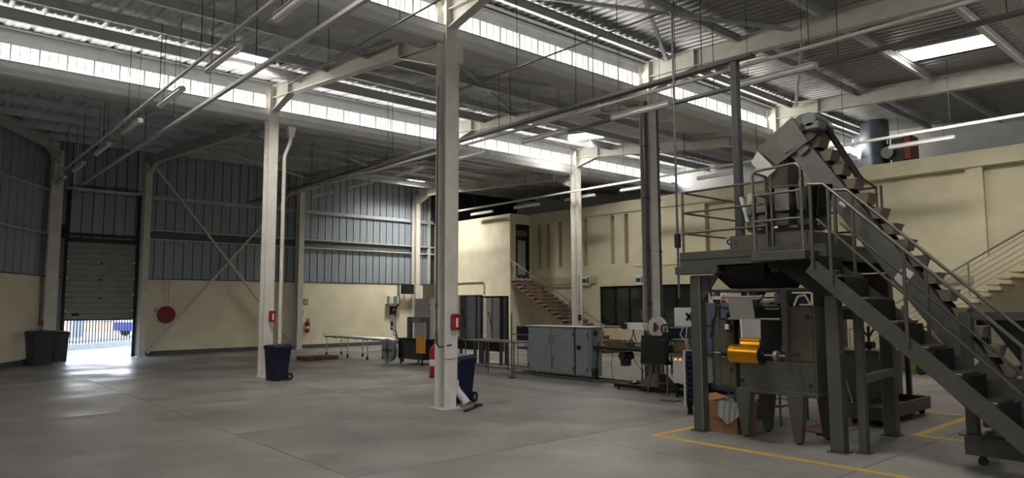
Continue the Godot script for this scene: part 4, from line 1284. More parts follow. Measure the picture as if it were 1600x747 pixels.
	for a in [[-14.22, -13.33], [-13.31, -12.50], [-12.44, -12.02]]:
		var d := P(g, "door", box1(13.095, 13.12, 0.14, 1.29, a[0], a[1], 0.006), "machine_grey")
		for y in [0.28, 1.14]:
			P(d, "hinge", box1(13.075, 13.095, y - 0.05, y + 0.05, a[1] - 0.03, a[1] - 0.005) if a[0] > -14.0 else box1(13.075, 13.095, y - 0.05, y + 0.05, a[0] + 0.005, a[0] + 0.03), "machine_line")
	P(g, "door_seam", box1(13.088, 13.10, 0.12, 1.31, -12.49, -12.45), "machine_line")
	P(g, "handle", MB.new().tube([V(13.095, 0.30, -13.28), V(13.06, 0.30, -13.28), V(13.06, 0.52, -13.24), V(13.095, 0.54, -13.24)], 0.012, 6), "machine_line")
	P(g, "handle", box1(13.07, 13.095, 0.9, 1.1, -13.42, -13.38, 0.006), "grey_plastic")
	P(g, "handle", box1(13.07, 13.095, 0.9, 1.1, -13.27, -13.23, 0.006), "grey_plastic")
	P(g, "rotary_switch", MB.new().cyl(V(13.095, 0.82, -12.3), V(13.04, 0.82, -12.3), 0.06, 14).box(V(13.03, 0.82, -12.3), V(0.02, 0.12, 0.03)), "dark")
	P(g, "lock_plate", box1(13.085, 13.095, 0.76, 0.88, -12.36, -12.24), "handrail")
	P(g, "vent", box1(13.22, 13.36, 1.12, 1.25, -11.935, -11.925), "dark")
	P(g, "end_panel", box1(13.2, 13.5, 0.16, 1.28, -11.95, -11.935), "grey_plastic")
	P(g, "side_hose", MB.new().tube([V(13.4, 0.95, -11.92), V(13.3, 0.6, -11.88), V(13.26, 0.2, -11.90)], 0.02, 6), "cable")
	P(g, "lower_box", box1(13.15, 13.3, 0.12, 0.32, -11.94, -11.85, 0.01), "dark")
	for x in [13.2, 13.48]:
		for z in [-14.15, -13.0, -12.05]:
			P(g, "foot", MB.new().cyl(V(x, 0, z), V(x, 0.1, z), 0.03, 8), "dark")
	P(g, "base_rail", box1(13.1, 13.16, 0.02, 0.07, -14.9, -11.0), "inox_dark")
	P(g, "base_rail", box1(13.5, 13.56, 0.02, 0.07, -14.9, -11.0), "inox_dark")
	line_right()

func line_right() -> void:
	# labelling conveyor right of the cabinet
	var c := T("label_conveyor", "narrow dark conveyor leaving the grey cabinet with a motor below", "conveyor", V(13.3, 0, -10.7))
	P(c, "bed", box1(13.15, 13.5, 0.80, 0.88, -11.9, -9.2, 0.006), "black_steel")
	P(c, "belt", box1(13.17, 13.48, 0.88, 0.89, -11.58, -9.22), "rubber")
	P(c, "side_guide", box1(13.13, 13.15, 0.86, 0.98, -11.5, -9.4).span(13.5, 13.52, 0.86, 0.98, -11.5, -9.4), "inox_dark")
	P(c, "motor", MB.new().cyl(V(13.05, 0.68, -10.9), V(13.4, 0.68, -10.9), 0.1, 14).span(13.1, 13.3, 0.45, 0.66, -11.0, -10.8, 0.02), "dark")
	for z in [-10.4, -10.1, -9.4]:
		for x in [13.18, 13.47]:
			P(c, "leg", MB.new().cyl(V(x, 0, z), V(x, 0.78, z), 0.022, 8), "inox_dark")
	P(c, "leg_brace", MB.new().cyl(V(13.18, 0.52, -10.4), V(13.18, 0.52, -10.1), 0.014, 6), "inox_dark")
	P(c, "drop_cable", MB.new().tube([V(13.1, 0.8, -11.2), V(13.08, 0.5, -11.25), V(13.08, 0.02, -11.2)], 0.008, 5), "cable")
	P(c, "cable_loop", MB.new().tube([V(13.1, 0.7, -10.6), V(13.06, 0.5, -10.45), V(13.1, 0.35, -10.3), V(13.1, 0.55, -10.15)], 0.008, 5), "cable")
	var cb := T("carton", "small open carton on the conveyor beside the grey cabinet", "box", V(13.3, 0.89, -11.2))
	P(cb, "body", box1(13.2, 13.44, 0.89, 1.05, -11.45, -11.05), "card_in")
	P(cb, "flap", box1(13.16, 13.2, 1.02, 1.06, -11.45, -11.05), "card")
	P(cb, "tape_strip", box1(13.3, 13.34, 1.05, 1.052, -11.45, -11.05), "cream")
	var sp := T("operator_panel", "white slanted operator panel above the labelling conveyor", "control panel", V(13.5, 1.2, -10.8))
	P(sp, "case", MB.new().hex([V(13.35, 1.30, -11.25), V(13.75, 1.30, -11.25), V(13.75, 1.30, -10.45), V(13.35, 1.30, -10.45), V(13.45, 1.46, -11.1), V(13.75, 1.46, -11.1), V(13.75, 1.46, -10.6), V(13.45, 1.46, -10.6)]), "white_plastic")
	P(sp, "display", box1(13.32, 13.345, 1.32, 1.44, -11.15, -10.95), "dark")
	P(sp, "stand", MB.new().cyl(V(13.6, 0.9, -11.1), V(13.6, 1.3, -10.95), 0.012, 6).cyl(V(13.6, 0.9, -10.85), V(13.6, 1.3, -11.0), 0.012, 6), "inox_dark")
	P(sp, "side_box", box1(13.4, 13.6, 1.3, 1.4, -10.4, -10.15, 0.01), "black_steel")
	# labeller mast
	var m := T("label_applicator", "label applicator on a steel mast carrying a big white label reel", "labeller", V(12.95, 0, -9.85))
	P(m, "base", MB.new().hex([V(12.6, 0.02, -10.15), V(13.3, 0.02, -10.15), V(13.3, 0.02, -9.45), V(12.6, 0.02, -9.45), V(12.85, 0.36, -9.95), V(13.05, 0.36, -9.95), V(13.05, 0.36, -9.65), V(12.85, 0.36, -9.65)]), "black_steel")
	P(m, "mast", box1(12.88, 13.02, 0.3, 1.56, -9.98, -9.86, 0.006), "inox")
	P(m, "mast", box1(12.88, 13.02, 0.3, 1.3, -9.82, -9.74, 0.006), "inox_dark")
	P(m, "head_plate", box1(12.8, 12.84, 0.95, 1.3, -9.9, -9.35, 0.006), "inox_dark")
	var rl := P(m, "label_reel", MB.new().cyl(V(12.72, 1.40, -9.62), V(12.82, 1.40, -9.62), 0.225, 28), "film_edge")
	P(rl, "core", MB.new().cyl(V(12.70, 1.40, -9.62), V(12.84, 1.40, -9.62), 0.07, 16), "card")
	P(rl, "red_hub", MB.new().bar(V(12.70, 1.50, -9.64), V(12.70, 1.30, -9.66), 0.05, 0.02, V(1, 0, 0)), "red_dark")
	var hw := P(m, "hand_wheel", MB.new().ring(V(12.6, 1.36, -9.30), V(12.63, 1.36, -9.30), 0.12, 0.095, 20), "dark")
	P(hw, "spokes", MB.new().bar(V(12.615, 1.26, -9.30), V(12.615, 1.46, -9.30), 0.016, 0.016).bar(V(12.615, 1.36, -9.40), V(12.615, 1.36, -9.20), 0.016, 0.016), "dark")
	var hw2 := P(m, "hand_wheel", MB.new().ring(V(12.8, 1.0, -10.42), V(12.83, 1.0, -10.42), 0.09, 0.07, 18), "dark")
	P(hw2, "spokes", MB.new().bar(V(12.815, 0.92, -10.42), V(12.815, 1.08, -10.42), 0.014, 0.014).bar(V(12.815, 1.0, -10.5), V(12.815, 1.0, -10.34), 0.014, 0.014), "dark")
	P(m, "slide_rod", MB.new().cyl(V(12.85, 1.04, -10.4), V(12.85, 1.04, -9.5), 0.014, 8).cyl(V(12.85, 0.97, -10.4), V(12.85, 0.97, -9.5), 0.014, 8), "handrail")
	P(m, "motor", box1(12.74, 12.86, 1.14, 1.28, -9.5, -9.3, 0.01), "dark")
	# stool with a dark coat over it
	var s := T("work_stool", "work stool with steel legs and a dark padded back, in front of the mast", "stool", V(12.3, 0, -9.25))
	P(s, "backrest", MB.new().hex([V(12.14, 0.64, -9.62), V(12.28, 0.64, -9.62), V(12.28, 0.64, -8.95), V(12.14, 0.64, -8.95), V(12.16, 1.24, -9.60), V(12.26, 1.24, -9.60), V(12.26, 1.24, -9.08), V(12.16, 1.24, -9.08)]).box(V(12.21, 0.95, -9.29), V(0.16, 0.50, 0.70), Basis(), 0.06), "seat_cloth")
	P(s, "seat", box1(12.2, 12.62, 0.64, 0.70, -9.5, -8.95, 0.02), "seat_cloth")
	for x in [12.2, 12.6]:
		for z in [-9.5, -8.97]:
			P(s, "leg", MB.new().cyl(V(x, 0, z), V(x * 0.5 + 12.4 * 0.5, 0.66, z * 0.7 - 9.23 * 0.3), 0.02, 8), "inox_dark")
	P(s, "foot_rail", MB.new().tube([V(12.25, 0.24, -9.44), V(12.55, 0.24, -9.44), V(12.55, 0.24, -9.02), V(12.25, 0.24, -9.02), V(12.25, 0.24, -9.44)], 0.012, 6), "inox_dark")
	var fr := T("floor_rail", "low black base rail along the floor under the labelling line", "rail", V(12.6, 0, -9.6))
	P(fr, "rail", box1(12.4, 12.5, 0.05, 0.13, -10.6, -8.7, 0.005), "black_steel")
	P(fr, "rail", box1(13.2, 13.3, 0.05, 0.13, -10.6, -8.7, 0.005), "black_steel")
	P(fr, "tie", box1(12.5, 13.2, 0.06, 0.11, -10.5, -10.4), "black_steel")
	P(fr, "tie", box1(12.5, 13.2, 0.06, 0.11, -8.95, -8.85), "black_steel")
	for z in [-10.5, -8.8]:
		P(fr, "foot", MB.new().cyl(V(12.45, 0, z), V(12.45, 0.05, z), 0.03, 8), "dark")
	# white drive box with three lit buttons
	var w := T("drive_box", "white machine box with three glowing buttons left of the platform leg", "control box", V(12.25, 0, -8.45))
	P(w, "case", box1(12.1, 12.7, 0.30, 0.86, -8.76, -8.20, 0.012), "white_plastic")
	P(w, "rail_top", box1(12.05, 12.75, 0.86, 0.90, -8.82, -8.15, 0.006), "inox")
	for k in 3:
		P(w, "lit_button", MB.new().cyl(V(12.1, 0.78, -8.68 + k * 0.11), V(12.08, 0.78, -8.68 + k * 0.11), 0.022, 10), "button_lit")
	P(w, "blue_motor", MB.new().cyl(V(11.9, 0.86, -8.25), V(12.1, 0.86, -8.25), 0.13, 16), "blue_bin")
	P(w, "blue_motor_shield", MB.new().cyl(V(11.86, 0.86, -8.25), V(11.9, 0.86, -8.25), 0.10, 16), "handrail")
	P(w, "switch", box1(12.04, 12.1, 0.55, 0.68, -8.30, -8.22, 0.006), "ink_white")
	for x in [12.15, 12.65]:
		for z in [-8.7, -8.26]:
			P(w, "leg", box1(x - 0.02, x + 0.02, 0, 0.30, z - 0.02, z + 0.02), "dark")
	P(w, "under_motor", box1(12.2, 12.5, 0.08, 0.28, -8.6, -8.3, 0.02), "dark")
	var it := T("steel_box", "small steel box with hanging cables on top of the white drive box", "machine", V(12.4, 0.9, -8.5))
	P(it, "case", box1(12.25, 12.6, 0.90, 1.16, -8.85, -8.3, 0.01), "inox_dark")
	P(it, "window", box1(12.24, 12.25, 0.95, 1.12, -8.75, -8.45), "card")
	P(it, "lid", box1(12.23, 12.62, 1.16, 1.18, -8.87, -8.28), "handrail")
	# blue cleated conveyor behind the leg
	var b := T("cleated_conveyor", "upright blue cleated conveyor strip beside the left platform leg", "conveyor", V(10.6, 0, -7.35))
	P(b, "belt", box1(10.5, 10.9, 0.2, 1.08, -7.31, -7.17), "blue_bin")
	for i in 9:
		P(b, "cleat", box1(10.44, 10.5, 0.24 + i * 0.095, 0.275 + i * 0.095, -7.30, -7.18, 0.006), "blue_strip")
	P(b, "side_plate", box1(10.46, 10.9, 0.12, 1.1, -7.35, -7.31), "white_plastic")
	P(b, "leg", box1(10.5, 10.56, 0, 0.2, -7.31, -7.25).span(10.84, 10.9, 0, 0.2, -7.23, -7.17), "dark")
	P(b, "low_shelf", box1(10.3, 10.5, 0.2, 0.23, -7.75, -7.45), "inox_dark")
	# display with a cross mark
	var x := T("display_panel", "white display panel marked with a black cross beside the platform leg", "control panel", V(10.7, 1.5, -7.4))
	P(x, "case", box1(10.6, 10.68, 1.50, 1.84, -7.62, -7.20, 0.012), "white_plastic")
	P(x, "cross_mark", MB.new().box(V(10.597, 1.68, -7.30), V(0.006, 0.17, 0.045), Basis(V(1, 0, 0), 0.7)).box(V(10.597, 1.68, -7.30), V(0.006, 0.17, 0.045), Basis(V(1, 0, 0), -0.7)), "ink_black")
	P(x, "post", MB.new().cyl(V(10.7, 1.08, -7.36), V(10.7, 1.5, -7.36), 0.02, 8), "inox_dark")
	P(x, "cables", MB.new().tube([V(10.64, 1.5, -7.45), V(10.6, 1.36, -7.5), V(10.64, 1.25, -7.42), V(10.66, 1.1, -7.4)], 0.01, 5).tube([V(10.64, 1.5, -7.38), V(10.58, 1.3, -7.36), V(10.64, 1.12, -7.34)], 0.01, 5), "white_plastic")
	# blue crate by the windows
	var cr := T("plastic_crate", "dark blue plastic crate by the office windows", "crate", V(16.2, 0, -11.4))
	P(cr, "body", box1(16.0, 16.5, 0.92, 1.26, -11.72, -11.1, 0.02), "blue_bin")
	P(cr, "rim", box1(15.97, 16.53, 1.22, 1.27, -11.75, -11.07, 0.01), "blue_bin")
	P(cr, "stand", box1(16.02, 16.48, 0.86, 0.92, -11.7, -11.12), "inox_dark")
	for q in [[16.05, -11.65], [16.45, -11.65], [16.05, -11.15], [16.45, -11.15]]:
		P(cr, "leg", box1(q[0] - 0.02, q[0] + 0.02, 0, 0.86, q[1] - 0.02, q[1] + 0.02), "inox_dark")
	# a piece of dark timber on the floor by the nearest column
	var pl := T("floor_offcut", "dark strip of metal lying on the floor beside the nearest column", "scrap", V(8.35, 0, -10.35))
	P(pl, "strip", MB.new().bar(V(7.78, 0.02, -10.12), V(8.5, 0.02, -10.55), 0.06, 0.03), "rust")
	P(pl, "hook", MB.new().bar(V(8.2, 0.045, -10.37), V(8.34, 0.05, -10.46), 0.05, 0.03), "rust")
	# cable down the nearest column
	var cc := T("column_cable", "blue-grey cable with a clamp running down the left edge of the nearest column", "cable", V(7.66, 0.9, ZB + 0.05))
	P(cc, "cable", MB.new().cyl(V(7.63, 1.25, ZB - 0.05), V(7.63, 6.1, ZB - 0.05), 0.016, 8), "pipe_grey")
	P(cc, "coupling", MB.new().cyl(V(7.63, 1.2, ZB - 0.05), V(7.63, 1.42, ZB - 0.05), 0.028, 10).cyl(V(7.63, 1.85, ZB - 0.05), V(7.63, 1.93, ZB - 0.05), 0.026, 10), "pipe_grey")
	P(cc, "hook", MB.new().tube([V(7.63, 1.2, ZB - 0.05), V(7.66, 1.12, ZB + 0.0), V(7.72, 1.16, ZB + 0.18), V(7.8, 1.17, ZB + 0.19)], 0.014, 6), "cable")
	P(cc, "wire_loop", MB.new().tube([V(7.655, 0.92, ZB + 0.17), V(7.8, 0.905, ZB + 0.185), V(7.94, 0.92, ZB + 0.17)], 0.006, 5), "cable")

# ------------------------------------------------------------------ packing machine under its platform
func platform() -> void:
	var t := T("work_platform", "raised steel work platform with railings above the packing machine", "platform", V(10.1, 0, -5.2))
	# legs: box sections with splayed heads
	for q in [[9.27, -6.21, true], [9.23, -4.13, false], [10.96, -4.14, false], [10.96, -6.21, true]]:
		var x: float = q[0]; var z: float = q[1]
		var leg := P(t, "leg", box1(x - 0.085, x + 0.085, 0.02, 2.34, z - 0.085, z + 0.085, 0.01), "frame_steel")
		P(leg, "base_plate", box1(x - 0.11, x + 0.11, 0.0, 0.02, z - 0.12, z + 0.12), "frame_steel")
		var s := 1.0 if q[2] else -1.0
		var gz := z + s * 0.08
		P(leg, "gusset", MB.new().prism([Vector2(gz, 2.34), Vector2(gz + s * 0.30, 2.34), Vector2(gz, 1.95)], Transform3D(Basis(V(0, 0, 1), V(0, 1, 0), V(-1, 0, 0)), V(x + 0.02, 0, 0)), 0.03), "frame_steel")
	P(t, "head_beam", box1(9.12, 9.4, 2.36, 2.48, -6.52, -5.78, 0.006), "frame_steel")
	P(t, "head_beam", box1(10.8, 11.08, 2.36, 2.48, -6.52, -4.05, 0.006), "frame_steel")
	var fb := MB.new()
	fb.span(9.16, 9.20, 2.48, 2.70, -6.45, -4.15, 0.004).span(9.15, 9.21, 2.585, 2.60, -6.45, -4.15)
	P(t, "front_fascia", fb, "frame_steel")
	P(t, "end_fascia", box1(9.2, 11.05, 2.48, 2.70, -6.47, -6.43, 0.004), "frame_steel")
	P(t, "end_fascia", box1(9.2, 11.05, 2.48, 2.70, -4.17, -4.13, 0.004), "frame_steel")
	P(t, "back_fascia", box1(11.01, 11.05, 2.48, 2.70, -6.45, -4.15, 0.004), "frame_steel")
	P(t, "deck", box1(9.2, 11.02, 2.66, 2.70, -6.43, -4.17), "inox_dark")
	P(t, "cross_beam", box1(9.2, 11.0, 2.40, 2.52, -5.0, -4.88).span(9.2, 11.0, 2.40, 2.52, -5.9, -5.78), "black_steel")
	# knee plate under the stair head
	P(t, "knee_plate", MB.new().prism([Vector2(-4.95, 2.48), Vector2(-4.25, 2.48), Vector2(-4.05, 2.0), Vector2(-4.30, 2.0)], Transform3D(Basis(V(0, 0, 1), V(0, 1, 0), V(-1, 0, 0)), V(9.5, 0, 0)), 0.36), "black_steel")
	# landing in front, where the stair arrives
	P(t, "landing", box1(8.78, 9.18, 2.48, 2.60, -5.02, -4.26, 0.006), "frame_steel")
	# railings
	var rails := [[V(9.2, 0, -6.4), V(9.2, 0, -5.0)], [V(9.2, 0, -6.4), V(11.0, 0, -6.4)], [V(11.0, 0, -6.4), V(11.0, 0, -4.2)]]
	for r in rails:
		for y in [3.0, 3.32, 3.64]:
			P(t, "rail", MB.new().cyl(r[0] + V(0, y, 0), r[1] + V(0, y, 0), 0.017, 8), "inox_dark")
	for q in [[9.2, -6.4, 3.64], [9.2, -5.0, 3.70], [9.2, -4.92, 3.70], [11.0, -6.4, 3.64], [11.0, -5.2, 3.64], [11.0, -4.2, 3.66], [11.0, -4.13, 3.66]]:
		P(t, "post", MB.new().cyl(V(q[0], 2.70, q[1]), V(q[0], q[2], q[1]), 0.02, 8), "inox_dark")
	for y in [3.3, 3.64]:
		P(t, "rail", MB.new().cyl(V(11.0, y, -4.2), V(10.55, y + 0.08, -4.2), 0.017, 8), "inox_dark")
	# landing cage
	var cz0 := -4.97; var cz1 := -4.29
	P(t, "cage_rail", MB.new().tube([V(8.8, 2.6, cz0), V(8.8, 3.66, cz0), V(8.8, 3.72, cz0 + 0.06), V(8.8, 3.74, cz1 - 0.06), V(8.8, 3.68, cz1), V(8.8, 2.6, cz1)], 0.02, 8), "inox")
	for y in [3.02, 3.38]:
		P(t, "cage_rail", MB.new().cyl(V(8.8, y, cz0), V(8.8, y, cz1), 0.017, 8), "inox")
	for y in [3.05, 3.4, 3.7]:
		P(t, "cage_rail", MB.new().cyl(V(8.8, y, cz0), V(9.2, y, cz0 - 0.02), 0.015, 8), "inox_dark")
	# stair
	var s := T("platform_stair", "steep steel stair with pale treads and black risers leading up to the platform", "staircase", V(9.15, 0, -2.8))
	var top := V(0, 2.46, -4.22)
	var bot := V(0, 0.02, -1.52)
	for x in [8.82, 9.5]:
		var m := MB.new()
		m.bar(V(x, top.y - 0.07, top.z), V(x, bot.y - 0.02, bot.z), 0.012, 0.20)
		m.bar(V(x + 0.02, top.y + 0.03, top.z), V(x + 0.02, bot.y + 0.08, bot.z), 0.05, 0.012)
		m.bar(V(x + 0.02, top.y - 0.17, top.z), V(x + 0.02, bot.y - 0.12, bot.z), 0.05, 0.012)
		P(s, "stringer", m, "frame_steel")
	for i in 8:
		var k := (i + 0.7) / 8.6
		var p := top.lerp(bot, k)
		P(s, "tread", box1(8.84, 9.5, p.y - 0.03, p.y, p.z - 0.10, p.z + 0.16, 0.006), "inox_dark")
		P(s, "riser", box1(8.85, 9.49, p.y - 0.03, p.y + 0.25, p.z - 0.115, p.z - 0.10), "black_steel")
	P(s, "under_tube", MB.new().bar(V(8.9, top.y - 0.5, top.z + 0.4), V(8.9, 0.75, -2.55), 0.03, 0.03), "frame_steel")
	for x in [8.8, 9.5]:
		var h0 := V(x, 3.42, -4.0)
		var h1 := V(x, 1.0, -1.55)
		P(s, "handrail", MB.new().tube([V(x, 3.44, -4.20), h0, h1, V(x, 0.95, -1.4)], 0.022, 8), "inox")
		P(s, "mid_rail", MB.new().cyl(V(x, 2.98, -4.1), V(x, 0.58, -1.65), 0.017, 8), "inox_dark")
		for z in [-4.17, -3.94, -3.10, -2.0]:
			var y := lerpf(2.4, 0.0, (z + 4.22) / 2.7)
			P(s, "post", MB.new().bar(V(x, y, z), V(x, lerpf(3.42, 1.0, clampf((z + 4.0) / 2.45, 0, 1)), z), 0.035, 0.035), "inox_dark")
	# stair frame between the legs
	var f := T("stair_frame", "dark steel support post with a cross bar, right behind the right platform leg", "frame", V(10.2, 0, -3.9))
	var q := [9.42, -3.90, 0.055]
	P(f, "post", box1(q[0] - q[2], q[0] + q[2], 0.015, 2.30, q[1] - 0.05, q[1] + 0.05, 0.006), "frame_steel")
	P(f, "base_plate", box1(q[0] - 0.09, q[0] + 0.09, 0, 0.015, q[1] - 0.08, q[1] + 0.08), "frame_steel")
	P(f, "cross_bar", MB.new().bar(V(9.47, 0.92, -3.91), V(10.88, 0.92, -4.08), 0.08, 0.11, Vector3.UP, 0.006), "frame_steel")

func weigher() -> void:
	var c := V(9.95, 0, -5.08)
	var t := T("multihead_weigher", "ring-shaped multihead weigher with steel buckets on the platform", "weigher", V(c.x, 2.7, c.z))
	P(t, "base_frame", box1(9.24, 10.7, 2.70, 2.90, -5.62, -4.40, 0.01), "frame_steel")
	P(t, "base_panel", box1(9.22, 9.24, 2.70, 2.88, -5.58, -4.44), "inox_dark")
	for k in 4:
		P(t, "bolt", MB.new().cyl(V(9.22, 2.79, -5.5 + k * 0.33), V(9.21, 2.79, -5.5 + k * 0.33), 0.014, 8), "dark")
	P(t, "drum", MB.new().lathe([Vector2(0, 2.9), Vector2(0.42, 2.9), Vector2(0.46, 3.0), Vector2(0.36, 3.5), Vector2(0.25, 3.62), Vector2(0, 3.66)], V(c.x, 0, c.z), Basis(), 20), "black_steel")
	P(t, "top_cone", MB.new().lathe([Vector2(0.42, 3.58), Vector2(0.02, 3.72)], V(c.x, 0, c.z), Basis(), 20), "inox_dark")
	P(t, "collecting_chute", MB.new().lathe([Vector2(0.52, 2.98), Vector2(0.5, 3.02), Vector2(0.44, 2.9)], V(c.x, 0, c.z), Basis(), 20), "inox_dark")
	for i in 12:
		var a := TAU * i / 12.0 + 0.15
		var d := V(cos(a), 0, sin(a))
		var b := Basis(V(-sin(a), 0, cos(a)), Vector3.UP, d)
		var m := MB.new()
		var tl := b * Basis(V(1, 0, 0), -0.14)
		m.box(V(c.x, 3.38, c.z) + d * 0.55, V(0.20, 0.34, 0.05), tl, 0.01)
		var hop := P(t, "feed_bucket", m, "inox" if i % 3 else "inox_dark")
		P(hop, "weigh_bucket", MB.new().box(V(c.x, 3.10, c.z) + d * 0.52, V(0.17, 0.19, 0.10), b, 0.012), "inox_dark")
		P(t, "drive_arm", MB.new().bar(V(c.x, 3.28, c.z) + d * 0.40, V(c.x, 3.28, c.z) + d * 0.53, 0.07, 0.07), "black_steel")
	for k in 2:
		var zz := -4.52 + k * 0.16
		P(t, "splash_plate", MB.new().box(V(9.62, 3.33, zz), V(0.22, 0.46, 0.03), Basis(V(0, 1, 0), -0.5) * Basis(V(1, 0, 0), 0.16), 0.008), "black_steel")
	P(t, "reflective_strip", MB.new().bar(V(9.5, 3.12, -5.46), V(9.5, 3.50, -5.56), 0.05, 0.04), "white_plastic")  # plain white bar for a bright reflective strip, not a lamp
	P(t, "infeed_funnel", MB.new().hex([V(9.78, 3.42, -5.22), V(10.02, 3.42, -5.22), V(10.02, 3.42, -4.98), V(9.78, 3.42, -4.98), V(9.70, 3.98, -5.30), V(10.10, 3.98, -5.30), V(10.10, 3.98, -4.90), V(9.70, 3.98, -4.90)]), "inox_dark")
	P(t, "funnel_stay", MB.new().cyl(V(9.75, 2.9, -5.3), V(9.75, 3.9, -5.28), 0.02, 8).cyl(V(10.1, 2.9, -4.88), V(10.1, 3.9, -4.9), 0.02, 8), "inox")
	P(t, "lower_chute", MB.new().hex([V(9.45, 2.13, -5.76), V(9.95, 2.13, -5.76), V(9.95, 2.13, -5.22), V(9.45, 2.13, -5.22), V(9.3, 2.47, -6.08), V(10.3, 2.47, -6.08), V(10.3, 2.47, -5.12), V(9.3, 2.47, -5.12)]), "black_steel")
	P(t, "lower_chute", MB.new().hex([V(9.6, 2.13, -5.07), V(9.8, 2.13, -5.07), V(9.8, 2.13, -4.88), V(9.6, 2.13, -4.88), V(9.5, 2.42, -5.12), V(9.9, 2.42, -5.12), V(9.9, 2.42, -4.74), V(9.5, 2.42, -4.74)]), "black_steel")
	P(t, "indicator", box1(9.40, 9.44, 2.34, 2.44, -5.08, -4.94, 0.004), "dark")
	for k in 3:
		P(t, "indicator_print", box1(9.396, 9.40, 2.36, 2.42, -5.06 + k * 0.04, -5.04 + k * 0.04), "grey_plastic")
	var sp := T("speaker_box", "small white alarm box at the left foot of the weigher", "alarm box", V(9.5, 2.7, -5.75))
	P(sp, "case", box1(9.45, 9.6, 2.72, 2.90, -5.82, -5.68, 0.015), "white_plastic")
	P(sp, "speaker", MB.new().ring(V(9.45, 2.84, -5.75), V(9.44, 2.84, -5.75), 0.045, 0.025, 14), "dark")
	P(sp, "foot", box1(9.46, 9.59, 2.70, 2.72, -5.81, -5.69), "dark")

